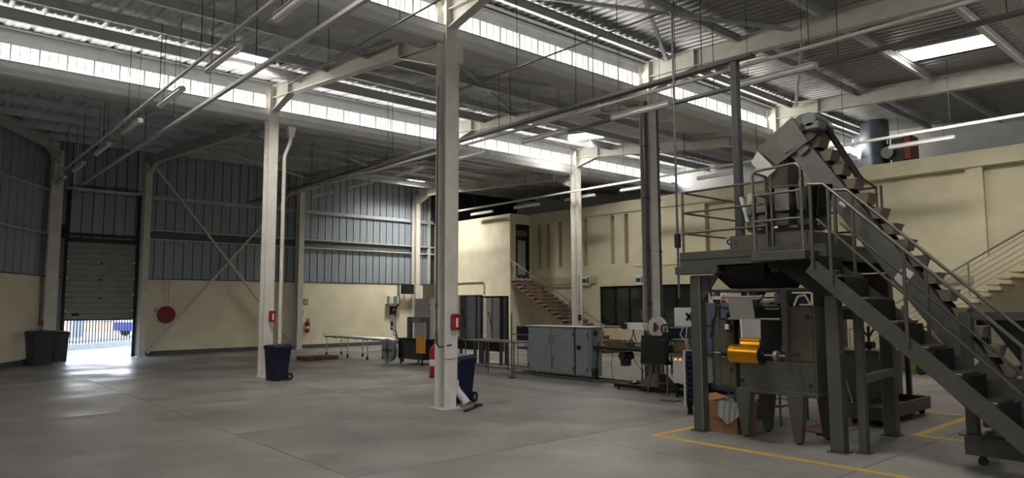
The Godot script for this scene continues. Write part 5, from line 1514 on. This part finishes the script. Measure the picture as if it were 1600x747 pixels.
func elevator() -> void:
	var t := T("bucket_elevator", "inclined bucket elevator carrying tan buckets up to the weigher", "elevator", V(10.0, 0, -2.4))
	var x0 := 9.70; var x1 := 10.06
	var lo := V(0, 0.40, -2.31)
	var hi := V(0, 4.10, -4.885)
	var u := (hi - lo).normalized()
	var n := V(0, -u.z, u.y)     # away from the stair, upward
	if n.y < 0: n = -n
	n = n.normalized()
	var th := 0.28
	for x in [x0, x1]:
		var m := MB.new()
		m.bar(V(x, 0, 0) + lo + n * th * 0.5, V(x, 0, 0) + hi + n * th * 0.5, 0.012, th, n)
		m.bar(V(x, 0, 0) + lo + n * 0.02, V(x, 0, 0) + hi + n * 0.02, 0.03, 0.03, n)
		m.bar(V(x, 0, 0) + lo + n * th, V(x, 0, 0) + hi + n * th, 0.03, 0.03, n)
		P(t, "side_plate", m, "inox")
	P(t, "belly_plate", MB.new().bar(V(9.91, 0, 0) + lo + n * 0.02, V(9.91, 0, 0) + hi + n * 0.02, x1 - x0, 0.012, n), "inox_dark")
	P(t, "chain_track", MB.new().bar(V(9.78, 0, 0) + lo + n * (th + 0.0), V(9.78, 0, 0) + hi + n * th, 0.04, 0.05, n).bar(V(10.04, 0, 0) + lo + n * th, V(10.04, 0, 0) + hi + n * th, 0.04, 0.05, n), "rubber")
	var mb := MB.new()
	mb.hex([V(-0.13, -0.065, -0.035), V(0.13, -0.065, -0.035), V(0.13, -0.065, 0.05), V(-0.13, -0.065, 0.05), V(-0.15, 0.07, -0.08), V(0.15, 0.07, -0.08), V(0.15, 0.07, 0.095), V(-0.15, 0.07, 0.095)])
	mb.span(-0.155, 0.155, 0.066, 0.076, -0.088, 0.105)
	var bm := mb.mesh()
	for i in 15:
		var p := lo + u * (0.62 + i * 0.268) + n * (th + 0.075)
		PM(t, "bucket", bm, "buckets", V(9.88, p.y, p.z))
	for i in 3:
		var p := lo + u * (0.9 + i * 1.25) + n * (th * 0.5)
		P(t, "label_plate", MB.new().box(V(9.69, p.y, p.z), V(0.004, 0.16 if i == 1 else 0.10, 0.22 if i == 1 else 0.07), Basis(V(1, 0, 0), -0.9)), "white_plastic")
	# head: discharge chute and drive
	var hd := MB.new()
	hd.hex([V(9.62, 4.20, -4.56), V(10.22, 4.20, -4.56), V(10.22, 4.60, -4.78), V(9.62, 4.60, -4.78), V(9.66, 3.93, -5.06), V(10.18, 3.93, -5.06), V(10.18, 4.24, -5.36), V(9.66, 4.24, -5.36)])
	var h := P(t, "discharge_chute", hd, "inox")
	P(h, "chute_lip", MB.new().hex([V(9.66, 3.88, -5.08), V(10.18, 3.88, -5.08), V(10.18, 4.20, -5.36), V(9.66, 4.20, -5.36), V(9.68, 3.78, -5.24), V(10.16, 3.78, -5.24), V(10.16, 4.04, -5.48), V(9.68, 4.04, -5.48)]), "white_plastic")
	P(h, "inspection_cover", MB.new().box(V(9.635, 4.25, -4.86), V(0.012, 0.26, 0.24), Basis(V(1, 0, 0), -0.45)), "inox")
	P(t, "drive_motor", MB.new().cyl(V(9.55, 4.50, -4.50), V(9.95, 4.50, -4.50), 0.10, 14).span(9.55, 9.8, 4.34, 4.46, -4.56, -4.36, 0.02), "grey_plastic")
	P(t, "head_casing", MB.new().cyl(V(9.68, 4.42, -4.62), V(10.14, 4.42, -4.62), 0.21, 20), "inox_dark")
	P(t, "head_bearing", MB.new().cyl(V(9.62, 4.42, -4.62), V(9.68, 4.42, -4.62), 0.06, 12), "dark")
	P(t, "head_plate", MB.new().bar(V(9.66, 4.06, -4.62), V(9.66, 4.44, -4.88), 0.02, 0.16, n), "inox")
	# return duct behind
	P(t, "return_casing", MB.new().tube([V(9.91, 4.42, -4.42), V(9.91, 4.15, -4.27), V(9.91, 3.6, -3.98)], 0.045, 8), "rubber")
	# feet: frame on castors, upright and infeed hopper
	P(t, "upright", box1(9.66, 9.80, 0.36, 1.76, -2.82, -2.70, 0.006), "frame_steel")
	P(t, "upright", box1(10.3, 10.44, 0.36, 1.76, -2.82, -2.70, 0.006), "frame_steel")
	P(t, "foot_flange", box1(9.58, 9.86, 0.34, 0.36, -2.88, -2.64), "frame_steel")
	P(t, "corner_box", box1(9.64, 9.84, 0.12, 0.34, -2.84, -2.66, 0.006), "frame_steel")
	P(t, "base_beam", box1(9.64, 9.70, 0.12, 0.32, -2.66, -1.2, 0.006), "frame_steel")
	P(t, "base_beam", box1(10.9, 10.96, 0.12, 0.32, -2.82, -1.2, 0.006), "frame_steel")
	P(t, "base_beam", box1(9.84, 10.9, 0.12, 0.32, -2.80, -2.74, 0.006), "frame_steel")
	P(t, "base_beam", box1(9.70, 10.9, 0.12, 0.32, -1.26, -1.2, 0.006), "frame_steel")
	for q in [[9.74, -2.68], [10.92, -2.7], [9.74, -1.3], [10.92, -1.3]]:
		P(t, "castor", MB.new().cyl(V(q[0] - 0.03, 0.05, q[1]), V(q[0] + 0.03, 0.05, q[1]), 0.05, 12).span(q[0] - 0.04, q[0] + 0.04, 0.05, 0.12, q[1] - 0.03, q[1] + 0.03), "dark")
	var hp := MB.new()
	hp.span(9.72, 9.78, 1.70, 1.79, -2.84, -1.4).span(10.42, 10.48, 1.70, 1.79, -2.84, -1.4).span(9.78, 10.42, 1.70, 1.79, -2.84, -2.78).span(9.78, 10.42, 1.70, 1.79, -1.46, -1.4)
	var hop := P(t, "hopper_rim", hp, "frame_steel")
	P(hop, "hopper_body", MB.new().hex([V(9.8, 0.8, -2.0), V(10.3, 0.8, -2.0), V(10.3, 0.8, -1.7), V(9.8, 0.8, -1.7), V(9.8, 1.74, -2.60), V(10.42, 1.74, -2.60), V(10.42, 1.74, -1.45), V(9.8, 1.74, -1.45)]), "black_steel")
	P(t, "boot_plate", MB.new().prism([Vector2(-2.72, 1.12), Vector2(-2.2, 1.02), Vector2(-1.9, 0.75), Vector2(-2.05, 0.36), Vector2(-2.55, 0.36)], Transform3D(Basis(V(0, 0, 1), V(0, 1, 0), V(-1, 0, 0)), V(9.72, 0, 0)), 0.02), "inox_dark")
	P(t, "side_bar", box1(9.66, 9.72, 0.98, 1.04, -2.75, -1.4).span(9.68, 9.72, 1.2, 1.27, -2.2, -1.3), "frame_steel")

func bagger() -> void:
	var t := T("packing_machine", "form-fill packing machine on tapered legs under the platform", "packing machine", V(9.7, 0, -5.0))
	P(t, "body", box1(9.35, 10.1, 0.68, 1.88, -5.60, -4.45, 0.01), "frame_steel")
	P(t, "recess", box1(9.34, 9.352, 0.95, 1.86, -5.30, -4.92), "black_steel")
	P(t, "lower_panel", box1(9.325, 9.35, 0.69, 1.10, -5.58, -4.47, 0.006), "frame_steel")
	P(t, "side_door", box1(9.325, 9.35, 1.12, 1.86, -4.88, -4.47, 0.006), "olive_cab")
	P(t, "bottom_rail", box1(9.30, 10.12, 0.64, 0.70, -5.62, -4.42, 0.006), "frame_steel")
	for q in [[9.36, -5.52, 1], [9.33, -4.72, 1], [9.98, -5.52, 0], [9.98, -4.62, 0]]:
		var x: float = q[0]; var z: float = q[1]
		var leg := P(t, "leg", MB.new().hex([V(x - 0.05, 0.03, z - 0.05), V(x + 0.05, 0.03, z - 0.05), V(x + 0.05, 0.03, z + 0.05), V(x - 0.05, 0.03, z + 0.05), V(x - 0.07, 0.66, z - 0.12), V(x + 0.07, 0.66, z - 0.12), V(x + 0.07, 0.66, z + 0.12), V(x - 0.07, 0.66, z + 0.12)]), "frame_steel")
		P(leg, "levelling_foot", MB.new().cyl(V(x, 0, z), V(x, 0.04, z), 0.035, 10), "dark")
	# frame on top
	P(t, "top_frame", box1(9.28, 9.34, 2.08, 2.12, -6.05, -4.45, 0.004).span(10.04, 10.1, 2.08, 2.12, -6.05, -4.45, 0.004).span(9.34, 10.04, 2.08, 2.12, -6.05, -5.99).span(9.34, 10.04, 2.08, 2.12, -4.51, -4.45), "frame_steel")
	for q in [[9.3, -4.82], [9.3, -5.9], [10.07, -4.5], [10.07, -5.9]]:
		P(t, "frame_post", box1(q[0] - 0.035, q[0] + 0.035, 1.2 if q[1] == -4.82 else 0.7, 2.08, q[1] - 0.035, q[1] + 0.035, 0.004), "frame_steel")
	P(t, "cross_shelf", box1(9.2, 9.9, 1.985, 2.0, -5.95, -5.10), "black_steel")
	P(t, "shelf_rim", box1(9.19, 9.2, 1.97, 2.02, -5.92, -5.08), "steel_grey")
	P(t, "forming_tube", MB.new().cyl(V(9.62, 1.2, -5.0), V(9.62, 2.1, -5.0), 0.10, 18), "inox")
	P(t, "forming_collar", MB.new().cone(V(9.62, 1.78, -5.0), V(9.62, 1.95, -5.0), 0.11, 0.24, 18), "inox_dark")
	for k in 4:
		P(t, "guide_roller", MB.new().cyl(V(9.2 + k * 0.06, 1.93 - k * 0.05, -5.14), V(9.2 + k * 0.06, 1.93 - k * 0.05, -4.92), 0.014, 8), "handrail")
	P(t, "long_roller", MB.new().cyl(V(9.02, 2.0, -5.62), V(9.02, 2.0, -5.02), 0.016, 8), "handrail")
	P(t, "roller_knob", MB.new().cyl(V(9.02, 2.0, -5.64), V(9.02, 2.0, -5.60), 0.03, 10).cyl(V(9.02, 2.0, -5.04), V(9.02, 2.0, -5.0), 0.03, 10), "handrail")
	P(t, "long_roller", MB.new().cyl(V(9.1, 1.69, -5.60), V(9.1, 1.69, -4.80), 0.018, 8), "handrail")
	P(t, "servo_box", box1(9.3, 9.5, 1.90, 2.04, -4.75, -4.55, 0.01), "dark")
	P(t, "servo_box", box1(9.36, 9.6, 1.90, 2.05, -5.02, -4.84, 0.01), "grey_plastic")
	P(t, "hose", MB.new().tube([V(9.3, 1.88, -4.70), V(9.26, 2.0, -4.62), V(9.3, 2.02, -4.54), V(9.36, 1.9, -4.5)], 0.018, 6), "white_plastic")
	P(t, "film_arm", box1(9.2, 9.3, 1.25, 1.32, -4.86, -4.78).span(9.24, 9.34, 1.32, 2.08, -4.86, -4.78), "frame_steel")
	for z in [-5.54, -4.52]:
		for y in [0.80, 1.72]:
			P(t, "door_knob", MB.new().cyl(V(9.325, y, z), V(9.30, y, z), 0.028, 10), "dark")
	for k in 6:
		P(t, "panel_screw", MB.new().cyl(V(9.325, 0.74, -5.45 + k * 0.18), V(9.32, 0.74, -5.45 + k * 0.18), 0.009, 6), "dark")
	# film web: up from the roll, over the rollers
	P(t, "film_web", MB.new().hex([V(9.0, 1.69, -5.50), V(9.006, 1.69, -5.50), V(9.006, 1.69, -5.12), V(9.0, 1.69, -5.12), V(9.0, 1.99, -5.54), V(9.006, 1.99, -5.54), V(9.006, 1.99, -5.16), V(9.0, 1.99, -5.16)]), "film")
	P(t, "film_web", MB.new().hex([V(8.92, 1.42, -5.28), V(8.926, 1.42, -5.28), V(8.926, 1.42, -5.0), V(8.92, 1.42, -5.0), V(9.0, 1.69, -5.34), V(9.006, 1.69, -5.34), V(9.006, 1.69, -5.04), V(9.0, 1.69, -5.04)]), "film")
	P(t, "film_edge", MB.new().hex([V(8.916, 1.42, -5.29), V(8.93, 1.42, -5.29), V(8.93, 1.42, -5.275), V(8.916, 1.42, -5.275), V(8.996, 1.69, -5.35), V(9.01, 1.69, -5.35), V(9.01, 1.69, -5.335), V(8.996, 1.69, -5.335)]), "film_edge")
	# the reel of gold film hangs on the machine's shaft
	var r := T("film_roll", "shiny gold film roll on a shaft at the front of the packing machine", "film roll", V(8.86, 1.05, -5.16))
	P(r, "roll", MB.new().cyl(V(8.86, 1.215, -5.40), V(8.86, 1.215, -4.96), 0.135, 36), "gold")
	P(r, "end_face", MB.new().cyl(V(8.86, 1.215, -4.962), V(8.86, 1.215, -4.945), 0.132, 32), "dark")
	P(r, "core", MB.new().cyl(V(8.86, 1.215, -4.95), V(8.86, 1.215, -4.92), 0.05, 18), "black_steel")
	P(r, "shaft", MB.new().cyl(V(8.86, 1.215, -5.70), V(8.86, 1.215, -4.62), 0.014, 10), "handrail")
	P(r, "chuck", MB.new().cyl(V(8.86, 1.215, -5.56), V(8.86, 1.215, -5.42), 0.05, 14), "dark")
	P(r, "hand_wheel", MB.new().ring(V(8.86, 1.215, -4.77), V(8.86, 1.215, -4.72), 0.07, 0.05, 18).cyl(V(8.86, 1.215, -4.78), V(8.86, 1.215, -4.71), 0.025, 10), "handrail")
	P(r, "tension_roller", MB.new().cyl(V(8.9, 1.40, -5.29), V(8.9, 1.40, -4.99), 0.035, 20), "gold")
	P(r, "film_flap", MB.new().hex([V(8.85, 1.345, -5.28), V(8.86, 1.345, -5.28), V(8.86, 1.345, -4.99), V(8.85, 1.345, -4.99), V(8.87, 1.39, -5.28), V(8.88, 1.39, -5.28), V(8.88, 1.39, -4.99), V(8.87, 1.39, -4.99)]), "gold")
	P(r, "shaft_arm", box1(8.86, 9.3, 1.19, 1.24, -4.69, -4.65), "inox_dark")
	P(r, "shaft_arm", box1(8.86, 9.3, 1.19, 1.24, -5.68, -5.64), "inox_dark")
	# side cabinet
	var c := T("control_cabinet", "olive-grey control cabinet hung at the left side of the packing machine", "cabinet", V(9.5, 0.66, -5.82))
	P(c, "case", box1(9.30, 9.85, 0.68, 1.70, -6.00, -5.64, 0.008), "olive_cab")
	P(c, "door", box1(9.285, 9.30, 0.71, 1.67, -5.97, -5.67, 0.006), "olive_cab")
	P(c, "hinge_strip", box1(9.282, 9.29, 0.70, 1.68, -6.0, -5.985), "machine_line")
	P(c, "main_switch", MB.new().cyl(V(9.285, 1.16, -5.80), V(9.26, 1.16, -5.80), 0.03, 12), "red")
	P(c, "switch_plate", box1(9.278, 9.285, 1.12, 1.21, -5.84, -5.76), "ink_white")
	P(c, "lock", box1(9.27, 9.285, 0.92, 0.97, -5.70, -5.66, 0.004), "dark")
	P(c, "small_label", box1(9.282, 9.285, 1.30, 1.33, -5.93, -5.86), "ink_white")
	P(c, "plug_socket", box1(9.22, 9.285, 1.50, 1.60, -5.74, -5.64, 0.015), "dark")
	P(c, "plug", box1(9.19, 9.22, 1.53, 1.61, -5.72, -5.66, 0.006), "white_plastic")
	P(c, "hose", MB.new().tube([V(9.25, 1.58, -5.70), V(9.2, 1.75, -5.66), V(9.22, 1.86, -5.5), V(9.26, 1.92, -5.38)], 0.03, 8), "rubber")
	P(c, "cable_loop", MB.new().tube([V(9.26, 2.3, -6.0), V(9.24, 2.05, -5.96), V(9.22, 1.88, -5.86), V(9.22, 1.84, -5.7), V(9.24, 1.9, -5.5)], 0.02, 8).tube([V(9.24, 1.88, -5.86), V(9.26, 1.6, -5.96), V(9.3, 1.4, -6.03)], 0.012, 6), "cable")
	# pale plates behind on the right
	var pl := T("guard_plate", "pair of pale upright guard plates with dark knobs right of the packing machine", "guard", V(10.3, 0, -4.5))
	P(pl, "plate", box1(10.25, 10.29, 0.7, 2.06, -4.88, -4.70), "cream_shade")
	P(pl, "plate", box1(10.22, 10.25, 0.8, 2.02, -4.66, -4.52), "cream_shade")
	for k in 4:
		P(pl, "knob", MB.new().cyl(V(10.22, 0.95 + k * 0.3, -4.62), V(10.19, 0.95 + k * 0.3, -4.62), 0.025, 8), "dark")
	P(pl, "foot", box1(10.2, 10.34, 0.0, 0.03, -4.9, -4.5), "dark")
	P(pl, "stand", box1(10.25, 10.29, 0.03, 0.8, -4.75, -4.60), "frame_steel")
	# grey-blue cabinet further back
	var gb := T("tall_cabinet", "tall grey-blue machine cabinet behind the left platform leg", "cabinet", V(13.5, 0, -8.0))
	P(gb, "case", box1(13.2, 13.9, 0.08, 1.93, -8.85, -7.5, 0.01), "cab_blue")
	P(gb, "door", box1(13.18, 13.2, 0.12, 1.42, -8.80, -7.55, 0.006), "cab_blue")
	P(gb, "door", box1(13.18, 13.2, 1.45, 1.90, -8.80, -7.55, 0.006), "cab_blue")
	P(gb, "seam", box1(13.175, 13.19, 1.42, 1.45, -8.85, -7.5), "machine_line")
	P(gb, "base", box1(13.25, 13.85, 0, 0.08, -8.8, -7.55), "dark")
	var ss := T("wall_sign", "small red and white sign seen above the tall grey-blue cabinet", "sign", V(XM - 0.01, 2.0, -13.9))
	P(ss, "plate", box1(XM - 0.015, XM - 0.001, 1.75, 2.3, -14.0, -13.75), "ink_white")
	P(ss, "print", box1(XM - 0.018, XM - 0.015, 1.8, 2.05, -13.98, -13.78), "red")
	# carton with a plastic bag
	var cb := T("cardboard_box", "open cardboard box on the floor between platform leg and machine leg", "box", V(9.6, 0, -5.85))
	var cbm := MB.new()
	cbm.span(9.36, 9.38, 0.0, 0.44, -6.16, -5.68).span(9.92, 9.94, 0.0, 0.44, -6.16, -5.68).span(9.38, 9.92, 0.0, 0.44, -6.16, -6.14).span(9.38, 9.92, 0.0, 0.44, -5.70, -5.68).span(9.38, 9.92, 0.0, 0.02, -6.14, -5.70)
	P(cb, "body", cbm, "card")
	P(cb, "flap", MB.new().hex([V(9.345, 0.22, -6.1), V(9.355, 0.22, -6.1), V(9.355, 0.22, -5.78), V(9.345, 0.22, -5.78), V(9.352, 0.44, -6.14), V(9.362, 0.44, -6.14), V(9.362, 0.44, -5.74), V(9.352, 0.44, -5.74)]), "card")
	P(cb, "flap", MB.new().hex([V(9.94, 0.435, -6.16), V(9.94, 0.445, -6.16), V(9.94, 0.445, -5.68), V(9.94, 0.435, -5.68), V(10.14, 0.50, -6.14), V(10.14, 0.51, -6.14), V(10.14, 0.51, -5.7), V(10.14, 0.50, -5.7)]), "card_in")
	P(cb, "flap", MB.new().hex([V(9.38, 0.44, -6.16), V(9.92, 0.44, -6.16), V(9.92, 0.45, -6.16), V(9.38, 0.45, -6.16), V(9.40, 0.50, -6.36), V(9.90, 0.50, -6.36), V(9.90, 0.51, -6.36), V(9.40, 0.51, -6.36)]), "card_in")
	P(cb, "print", box1(9.358, 9.36, 0.10, 0.14, -5.90, -5.78), "wood")
	var bag := T("plastic_bag", "crumpled clear grey plastic bag spilling out of the cardboard box", "bag", V(9.62, 0.2, -5.75))
	var bm := MB.new()
	var rng := FastNoiseLite.new()
	rng.seed = 9
	rng.frequency = 1.1
	var rows := 14; var cols := 20
	var pts := []
	for i in rows + 1:
		var row := []
		for j in cols:
			var a := PI * i / rows
			var b2 := TAU * j / cols
			var d := V(sin(a) * cos(b2), cos(a), sin(a) * sin(b2))
			var k := 1.0 + 0.45 * rng.get_noise_3d(d.x * 2.2, d.y * 2.2, d.z * 2.2)
			var p := V(9.62, 0.42, -5.78) + V(d.x * 0.25, d.y * 0.13, d.z * 0.25) * k
			row.append(p)
		pts.append(row)
	for i in rows:
		for j in cols:
			var j2 := (j + 1) % cols
			var c0 := V(9.62, 0.42, -5.78)
			bm.face([pts[i][j], pts[i][j2], pts[i + 1][j2]], pts[i][j] - c0)
			bm.face([pts[i][j], pts[i + 1][j2], pts[i + 1][j]], pts[i][j] - c0)
	P(bag, "bulk", bm, "bag")
	var b3 := MB.new()
	for k in 9:
		var z0 := -5.98 + k * 0.045
		b3.hex([V(9.325 - 0.02 * (k % 2), 0.14 + 0.035 * absf(k - 4), z0), V(9.345, 0.14 + 0.035 * absf(k - 4), z0), V(9.345, 0.13 + 0.035 * absf(k - 3), z0 + 0.05), V(9.325 - 0.02 * ((k + 1) % 2), 0.13 + 0.035 * absf(k - 3), z0 + 0.05), V(9.35, 0.46, z0 + 0.02), V(9.42, 0.47, z0 + 0.02), V(9.42, 0.47, z0 + 0.07), V(9.35, 0.46, z0 + 0.07)])
	P(bag, "spill", b3, "bag")
	# things on the right, behind the legs
	var ta := T("infeed_table", "dark enclosed machine table with bright guide bars behind the platform legs", "machine", V(13.4, 0, -5.4))
	P(ta, "housing", box1(13.0, 13.9, 0.16, 1.04, -5.95, -5.02, 0.01), "inox_dark")
	P(ta, "top", box1(12.96, 13.94, 1.04, 1.07, -6.0, -4.98), "inox_dark")
	for k in 5:
		P(ta, "guide_bar", MB.new().tube([V(12.9, 0.86 + k * 0.06, -6.35), V(12.92, 0.95 + k * 0.06, -6.05), V(12.96, 1.10 + k * 0.02, -5.7)], 0.012, 6), "handrail")
	P(ta, "clamp", MB.new().cyl(V(13.2, 1.07, -5.3), V(13.2, 1.5, -5.3), 0.025, 8).bar(V(13.2, 1.3, -5.3), V(13.2, 1.62, -5.55), 0.03, 0.03).bar(V(13.2, 1.3, -5.3), V(13.2, 1.62, -5.08), 0.03, 0.03).span(13.1, 13.3, 1.10, 1.22, -5.38, -5.22, 0.01), "black_steel")
	for q in [[13.05, -5.9], [13.85, -5.9], [13.05, -5.07], [13.85, -5.07]]:
		P(ta, "leg", box1(q[0] - 0.03, q[0] + 0.03, 0, 0.16, q[1] - 0.03, q[1] + 0.03), "dark")
	P(ta, "stay", MB.new().cyl(V(12.5, 0.05, -5.3), V(12.95, 1.0, -5.75), 0.012, 6), "handrail")
	var hg := T("machine_hood", "dark hanging hood of the far machine, above its guide bars", "hood", V(13.3, 0, -5.4))
	P(hg, "hood", box1(12.9, 13.7, 1.62, 1.80, -5.75, -4.9, 0.01), "black_steel")
	P(hg, "rail", box1(12.86, 12.9, 1.80, 1.86, -6.2, -4.7), "inox_dark")
	P(hg, "post", box1(13.7, 13.78, 0, 1.86, -6.0, -5.92).span(13.7, 13.78, 0, 1.86, -4.9, -4.82), "inox_dark")
	var po := T("pale_post", "slim pale upright post left of the thick dark frame post", "post", V(12.0, 0, -4.62))
	P(po, "shaft", box1(11.97, 12.03, 0.015, 1.72, -4.65, -4.59, 0.006), "steel_white")
	P(po, "foot", box1(11.92, 12.08, 0, 0.015, -4.70, -4.54), "steel_white")
	P(po, "clamp", box1(11.955, 12.045, 0.98, 1.08, -4.67, -4.57, 0.006), "grey_plastic")
	var tr := T("wheeled_tray", "low dark steel drip tray on castors behind the platform legs", "tray", V(12.6, 0, -4.75))
	var tm := MB.new()
	tm.span(11.5, 13.6, 0.10, 0.12, -5.05, -4.48).span(11.5, 11.53, 0.12, 0.30, -5.05, -4.48).span(13.57, 13.6, 0.12, 0.30, -5.05, -4.48).span(11.53, 13.57, 0.12, 0.30, -5.05, -5.02).span(11.53, 13.57, 0.12, 0.30, -4.51, -4.48)
	P(tr, "pan", tm, "inox_dark")
	for q in [[11.65, -4.95], [13.45, -4.95], [11.65, -4.58], [13.45, -4.58]]:
		P(tr, "castor", MB.new().cyl(V(q[0] - 0.02, 0.05, q[1]), V(q[0] + 0.02, 0.05, q[1]), 0.05, 12), "dark")
	P(tr, "grid", box1(11.6, 13.0, 0.22, 0.24, -5.0, -4.55), "black_steel")
	var cs := T("flat_cardboard", "flattened reddish cardboard sheet on the floor under the packing machine", "cardboard", V(10.75, 0, -5.0))
	P(cs, "sheet", box1(10.35, 11.2, 0.002, 0.012, -5.3, -4.7), "card")
	P(cs, "fold", box1(10.72, 10.74, 0.012, 0.018, -5.3, -4.7), "card_in")
	var fl := T("floor_frame", "low tubular steel frame on the floor behind the machine legs", "frame", V(10.9, 0, -6.0))
	P(fl, "tube", MB.new().tube([V(10.5, 0.3, -6.5), V(11.4, 0.3, -6.5), V(11.4, 0.3, -5.6), V(10.5, 0.3, -5.6), V(10.5, 0.3, -6.5)], 0.018, 6), "inox_dark")
	for q in [[10.5, -6.5], [11.4, -6.5], [11.4, -5.6], [10.5, -5.6]]:
		P(fl, "leg", MB.new().cyl(V(q[0], 0, q[1]), V(q[0], 0.52, q[1]), 0.018, 8), "inox_dark")
	P(fl, "shelf", box1(10.5, 11.4, 0.50, 0.52, -6.5, -5.6), "inox_dark")
	var pt := T("pallet_truck", "green hand pallet truck parked at the foot of the office wall", "pallet truck", V(20.8, 0, -7.4))
	P(pt, "pump_housing", MB.new().hex([V(20.7, 0.12, -7.42), V(20.95, 0.12, -7.42), V(20.95, 0.12, -7.15), V(20.7, 0.12, -7.15), V(20.74, 0.52, -7.30), V(20.9, 0.52, -7.30), V(20.9, 0.52, -7.12), V(20.74, 0.52, -7.12)]), "green")
	P(pt, "fork", box1(20.62, 20.74, 0.10, 0.20, -8.3, -7.35, 0.01), "green")
	P(pt, "fork", box1(20.92, 21.04, 0.10, 0.20, -8.3, -7.35, 0.01), "green")
	P(pt, "wheel", MB.new().cyl(V(20.70, 0.1, -7.02), V(20.78, 0.1, -7.02), 0.1, 16), "rubber")
	P(pt, "wheel", MB.new().cyl(V(20.88, 0.1, -7.02), V(20.96, 0.1, -7.02), 0.1, 16), "rubber")
	P(pt, "tiller", MB.new().tube([V(20.82, 0.3, -7.05), V(20.82, 0.9, -6.9), V(20.82, 1.1, -6.85)], 0.02, 8), "dark")

# ------------------------------------------------------------------ office stairs, signs, and what is seen through the door
func office_things() -> void:
	stair_wall("office_stair", "office stair of cream treads with a steel railing, right of the packing machine", -9.1, 0.16, 19, 0.16, 0.26, 1.0, false, 6)
	stair_wall("office_stair", "brown office stair descending from the upstairs door, with a steel railing", -18.36, 0.16, 19, 0.16, 0.297, -1.0, true, 6)
	for i in 2:
		var z: float = [-20.45, -17.55][i]
		var y: float = [2.92, 2.87][i]
		var t := T("exit_sign", ["small green and white exit sign between the brown stair and the windows", "small pale exit sign at the left flank of the downpipe column"][i], "exit sign", V(XM - 0.02, y, z))
		P(t, "bracket", box1(XM - 0.075, XM, y + 0.05, y + 0.15, z - 0.05, z + 0.05), "steel_grey")
		P(t, "plate", box1(XM - 0.10, XM - 0.075, y - 0.2, y + 0.22, z - 0.24, z + 0.24, 0.006), "ink_white")
		P(t, "print", box1(XM - 0.105, XM - 0.10, y - 0.08, y + 0.08, z - 0.19, z + 0.05), "green_sign")
		P(t, "arrow", box1(XM - 0.105, XM - 0.10, y - 0.12, y + 0.14, z + 0.09, z + 0.19), "green_sign")
	var em := T("small_switch", "small dark switch box on the white column above the grey cabinet machine", "switch", V(19.8, 1.35, ZA + 0.2))
	P(em, "case", box1(19.66, 19.82, 1.3, 1.52, ZA + 0.16, ZA + 0.22, 0.01), "dark")
	P(em, "button", MB.new().cyl(V(19.74, 1.42, ZA + 0.22), V(19.74, 1.42, ZA + 0.235), 0.03, 10), "grey_plastic")
	P(em, "cable", MB.new().cyl(V(19.74, 1.52, ZA + 0.17), V(19.74, 3.0, ZA + 0.17), 0.01, 6), "cable")

func outside() -> void:
	var g := S("ground_outside", V(5, -0.1, -48))
	P(g, "paving", box1(-45, 45, -0.12, -0.02, -90, ZW - 0.25), "ext_ground")
	var a := V(2.4, 0, -33.8)
	var b := V(13.0, 0, -41.4)
	var d := (b - a).normalized()
	var f := T("yard_fence", "dark iron yard fence of upright bars seen under the roller door", "fence", a)
	P(f, "kerb", MB.new().bar(a + V(0, 0.10, 0), b + V(0, 0.10, 0), 0.25, 0.24), "machine_grey")
	P(f, "rail", MB.new().bar(a + V(0, 0.34, 0), b + V(0, 0.34, 0), 0.04, 0.04), "bar_iron")
	P(f, "rail", MB.new().bar(a + V(0, 1.9, 0), b + V(0, 1.9, 0), 0.04, 0.04), "bar_iron")
	var bm := MB.new().span(-0.022, 0.022, 0, 1.75, -0.012, 0.012).mesh()
	var L := (b - a).length()
	var i := 0
	while i * 0.175 < L:
		PM(f, "bar", bm, "bar_iron", a + d * (i * 0.175) + V(0, 0.22, 0))
		i += 1
	var w := T("boundary_wall", "long ochre boundary wall far outside the roller door", "wall", V(8, 0, -66))
	P(w, "wall", box1(-30, 40, -0.02, 0.62, -66.3, -66.0), "ext_wall")
	P(w, "coping", box1(-30, 40, 0.62, 0.70, -66.35, -65.95), "ext_ground")
	P(w, "upper_wall", box1(-30, 40, 0.70, 2.6, -66.3, -66.1), "ext_ground")
	var c := T("parked_car", "blue car parked beyond the yard fence, right in the door opening", "car", V(12.6, 0, -52))
	var cx := 12.6; var cz := -52.0
	P(c, "body", MB.new().prism([Vector2(-2.0, 0.35), Vector2(2.0, 0.35), Vector2(2.05, 0.75), Vector2(1.7, 0.9), Vector2(1.0, 0.98), Vector2(0.5, 1.4), Vector2(-1.1, 1.42), Vector2(-1.75, 1.0), Vector2(-2.05, 0.9)], Transform3D(Basis(V(0.9, 0, -0.44), V(0, 1, 0), V(0.44, 0, 0.9)), V(cx, 0, cz)), 1.65), "car_blue")
	var bx := V(0.9, 0, -0.44); var bz := V(0.44, 0, 0.9)
	P(c, "window", MB.new().prism([Vector2(-1.5, 1.0), Vector2(0.85, 1.0), Vector2(0.45, 1.34), Vector2(-1.05, 1.36)], Transform3D(Basis(bx, V(0, 1, 0), bz), V(cx, 0, cz) + bz * 1.64), 0.03), "dark")
	for wx in [-1.25, 1.3]:
		for wz in [0.08, 1.57]:
			var p: Vector3 = V(cx, 0.32, cz) + bx * wx + bz * wz
			P(c, "wheel", MB.new().cyl(p - bz * 0.11, p + bz * 0.12, 0.32, 16), "rubber")
	wheelie("pale wheeled bin standing outside beyond the yard fence", V(8.6, 0, -50.5), 0.3, 0.62, 0.7, 1.15, "grey_plastic")

func _ready() -> void:
	materials()
	cam_and_light()
	shell()
	steel()
	left_things()
	platform()
	weigher()
	elevator()
	bagger()
	office_things()
	outside()
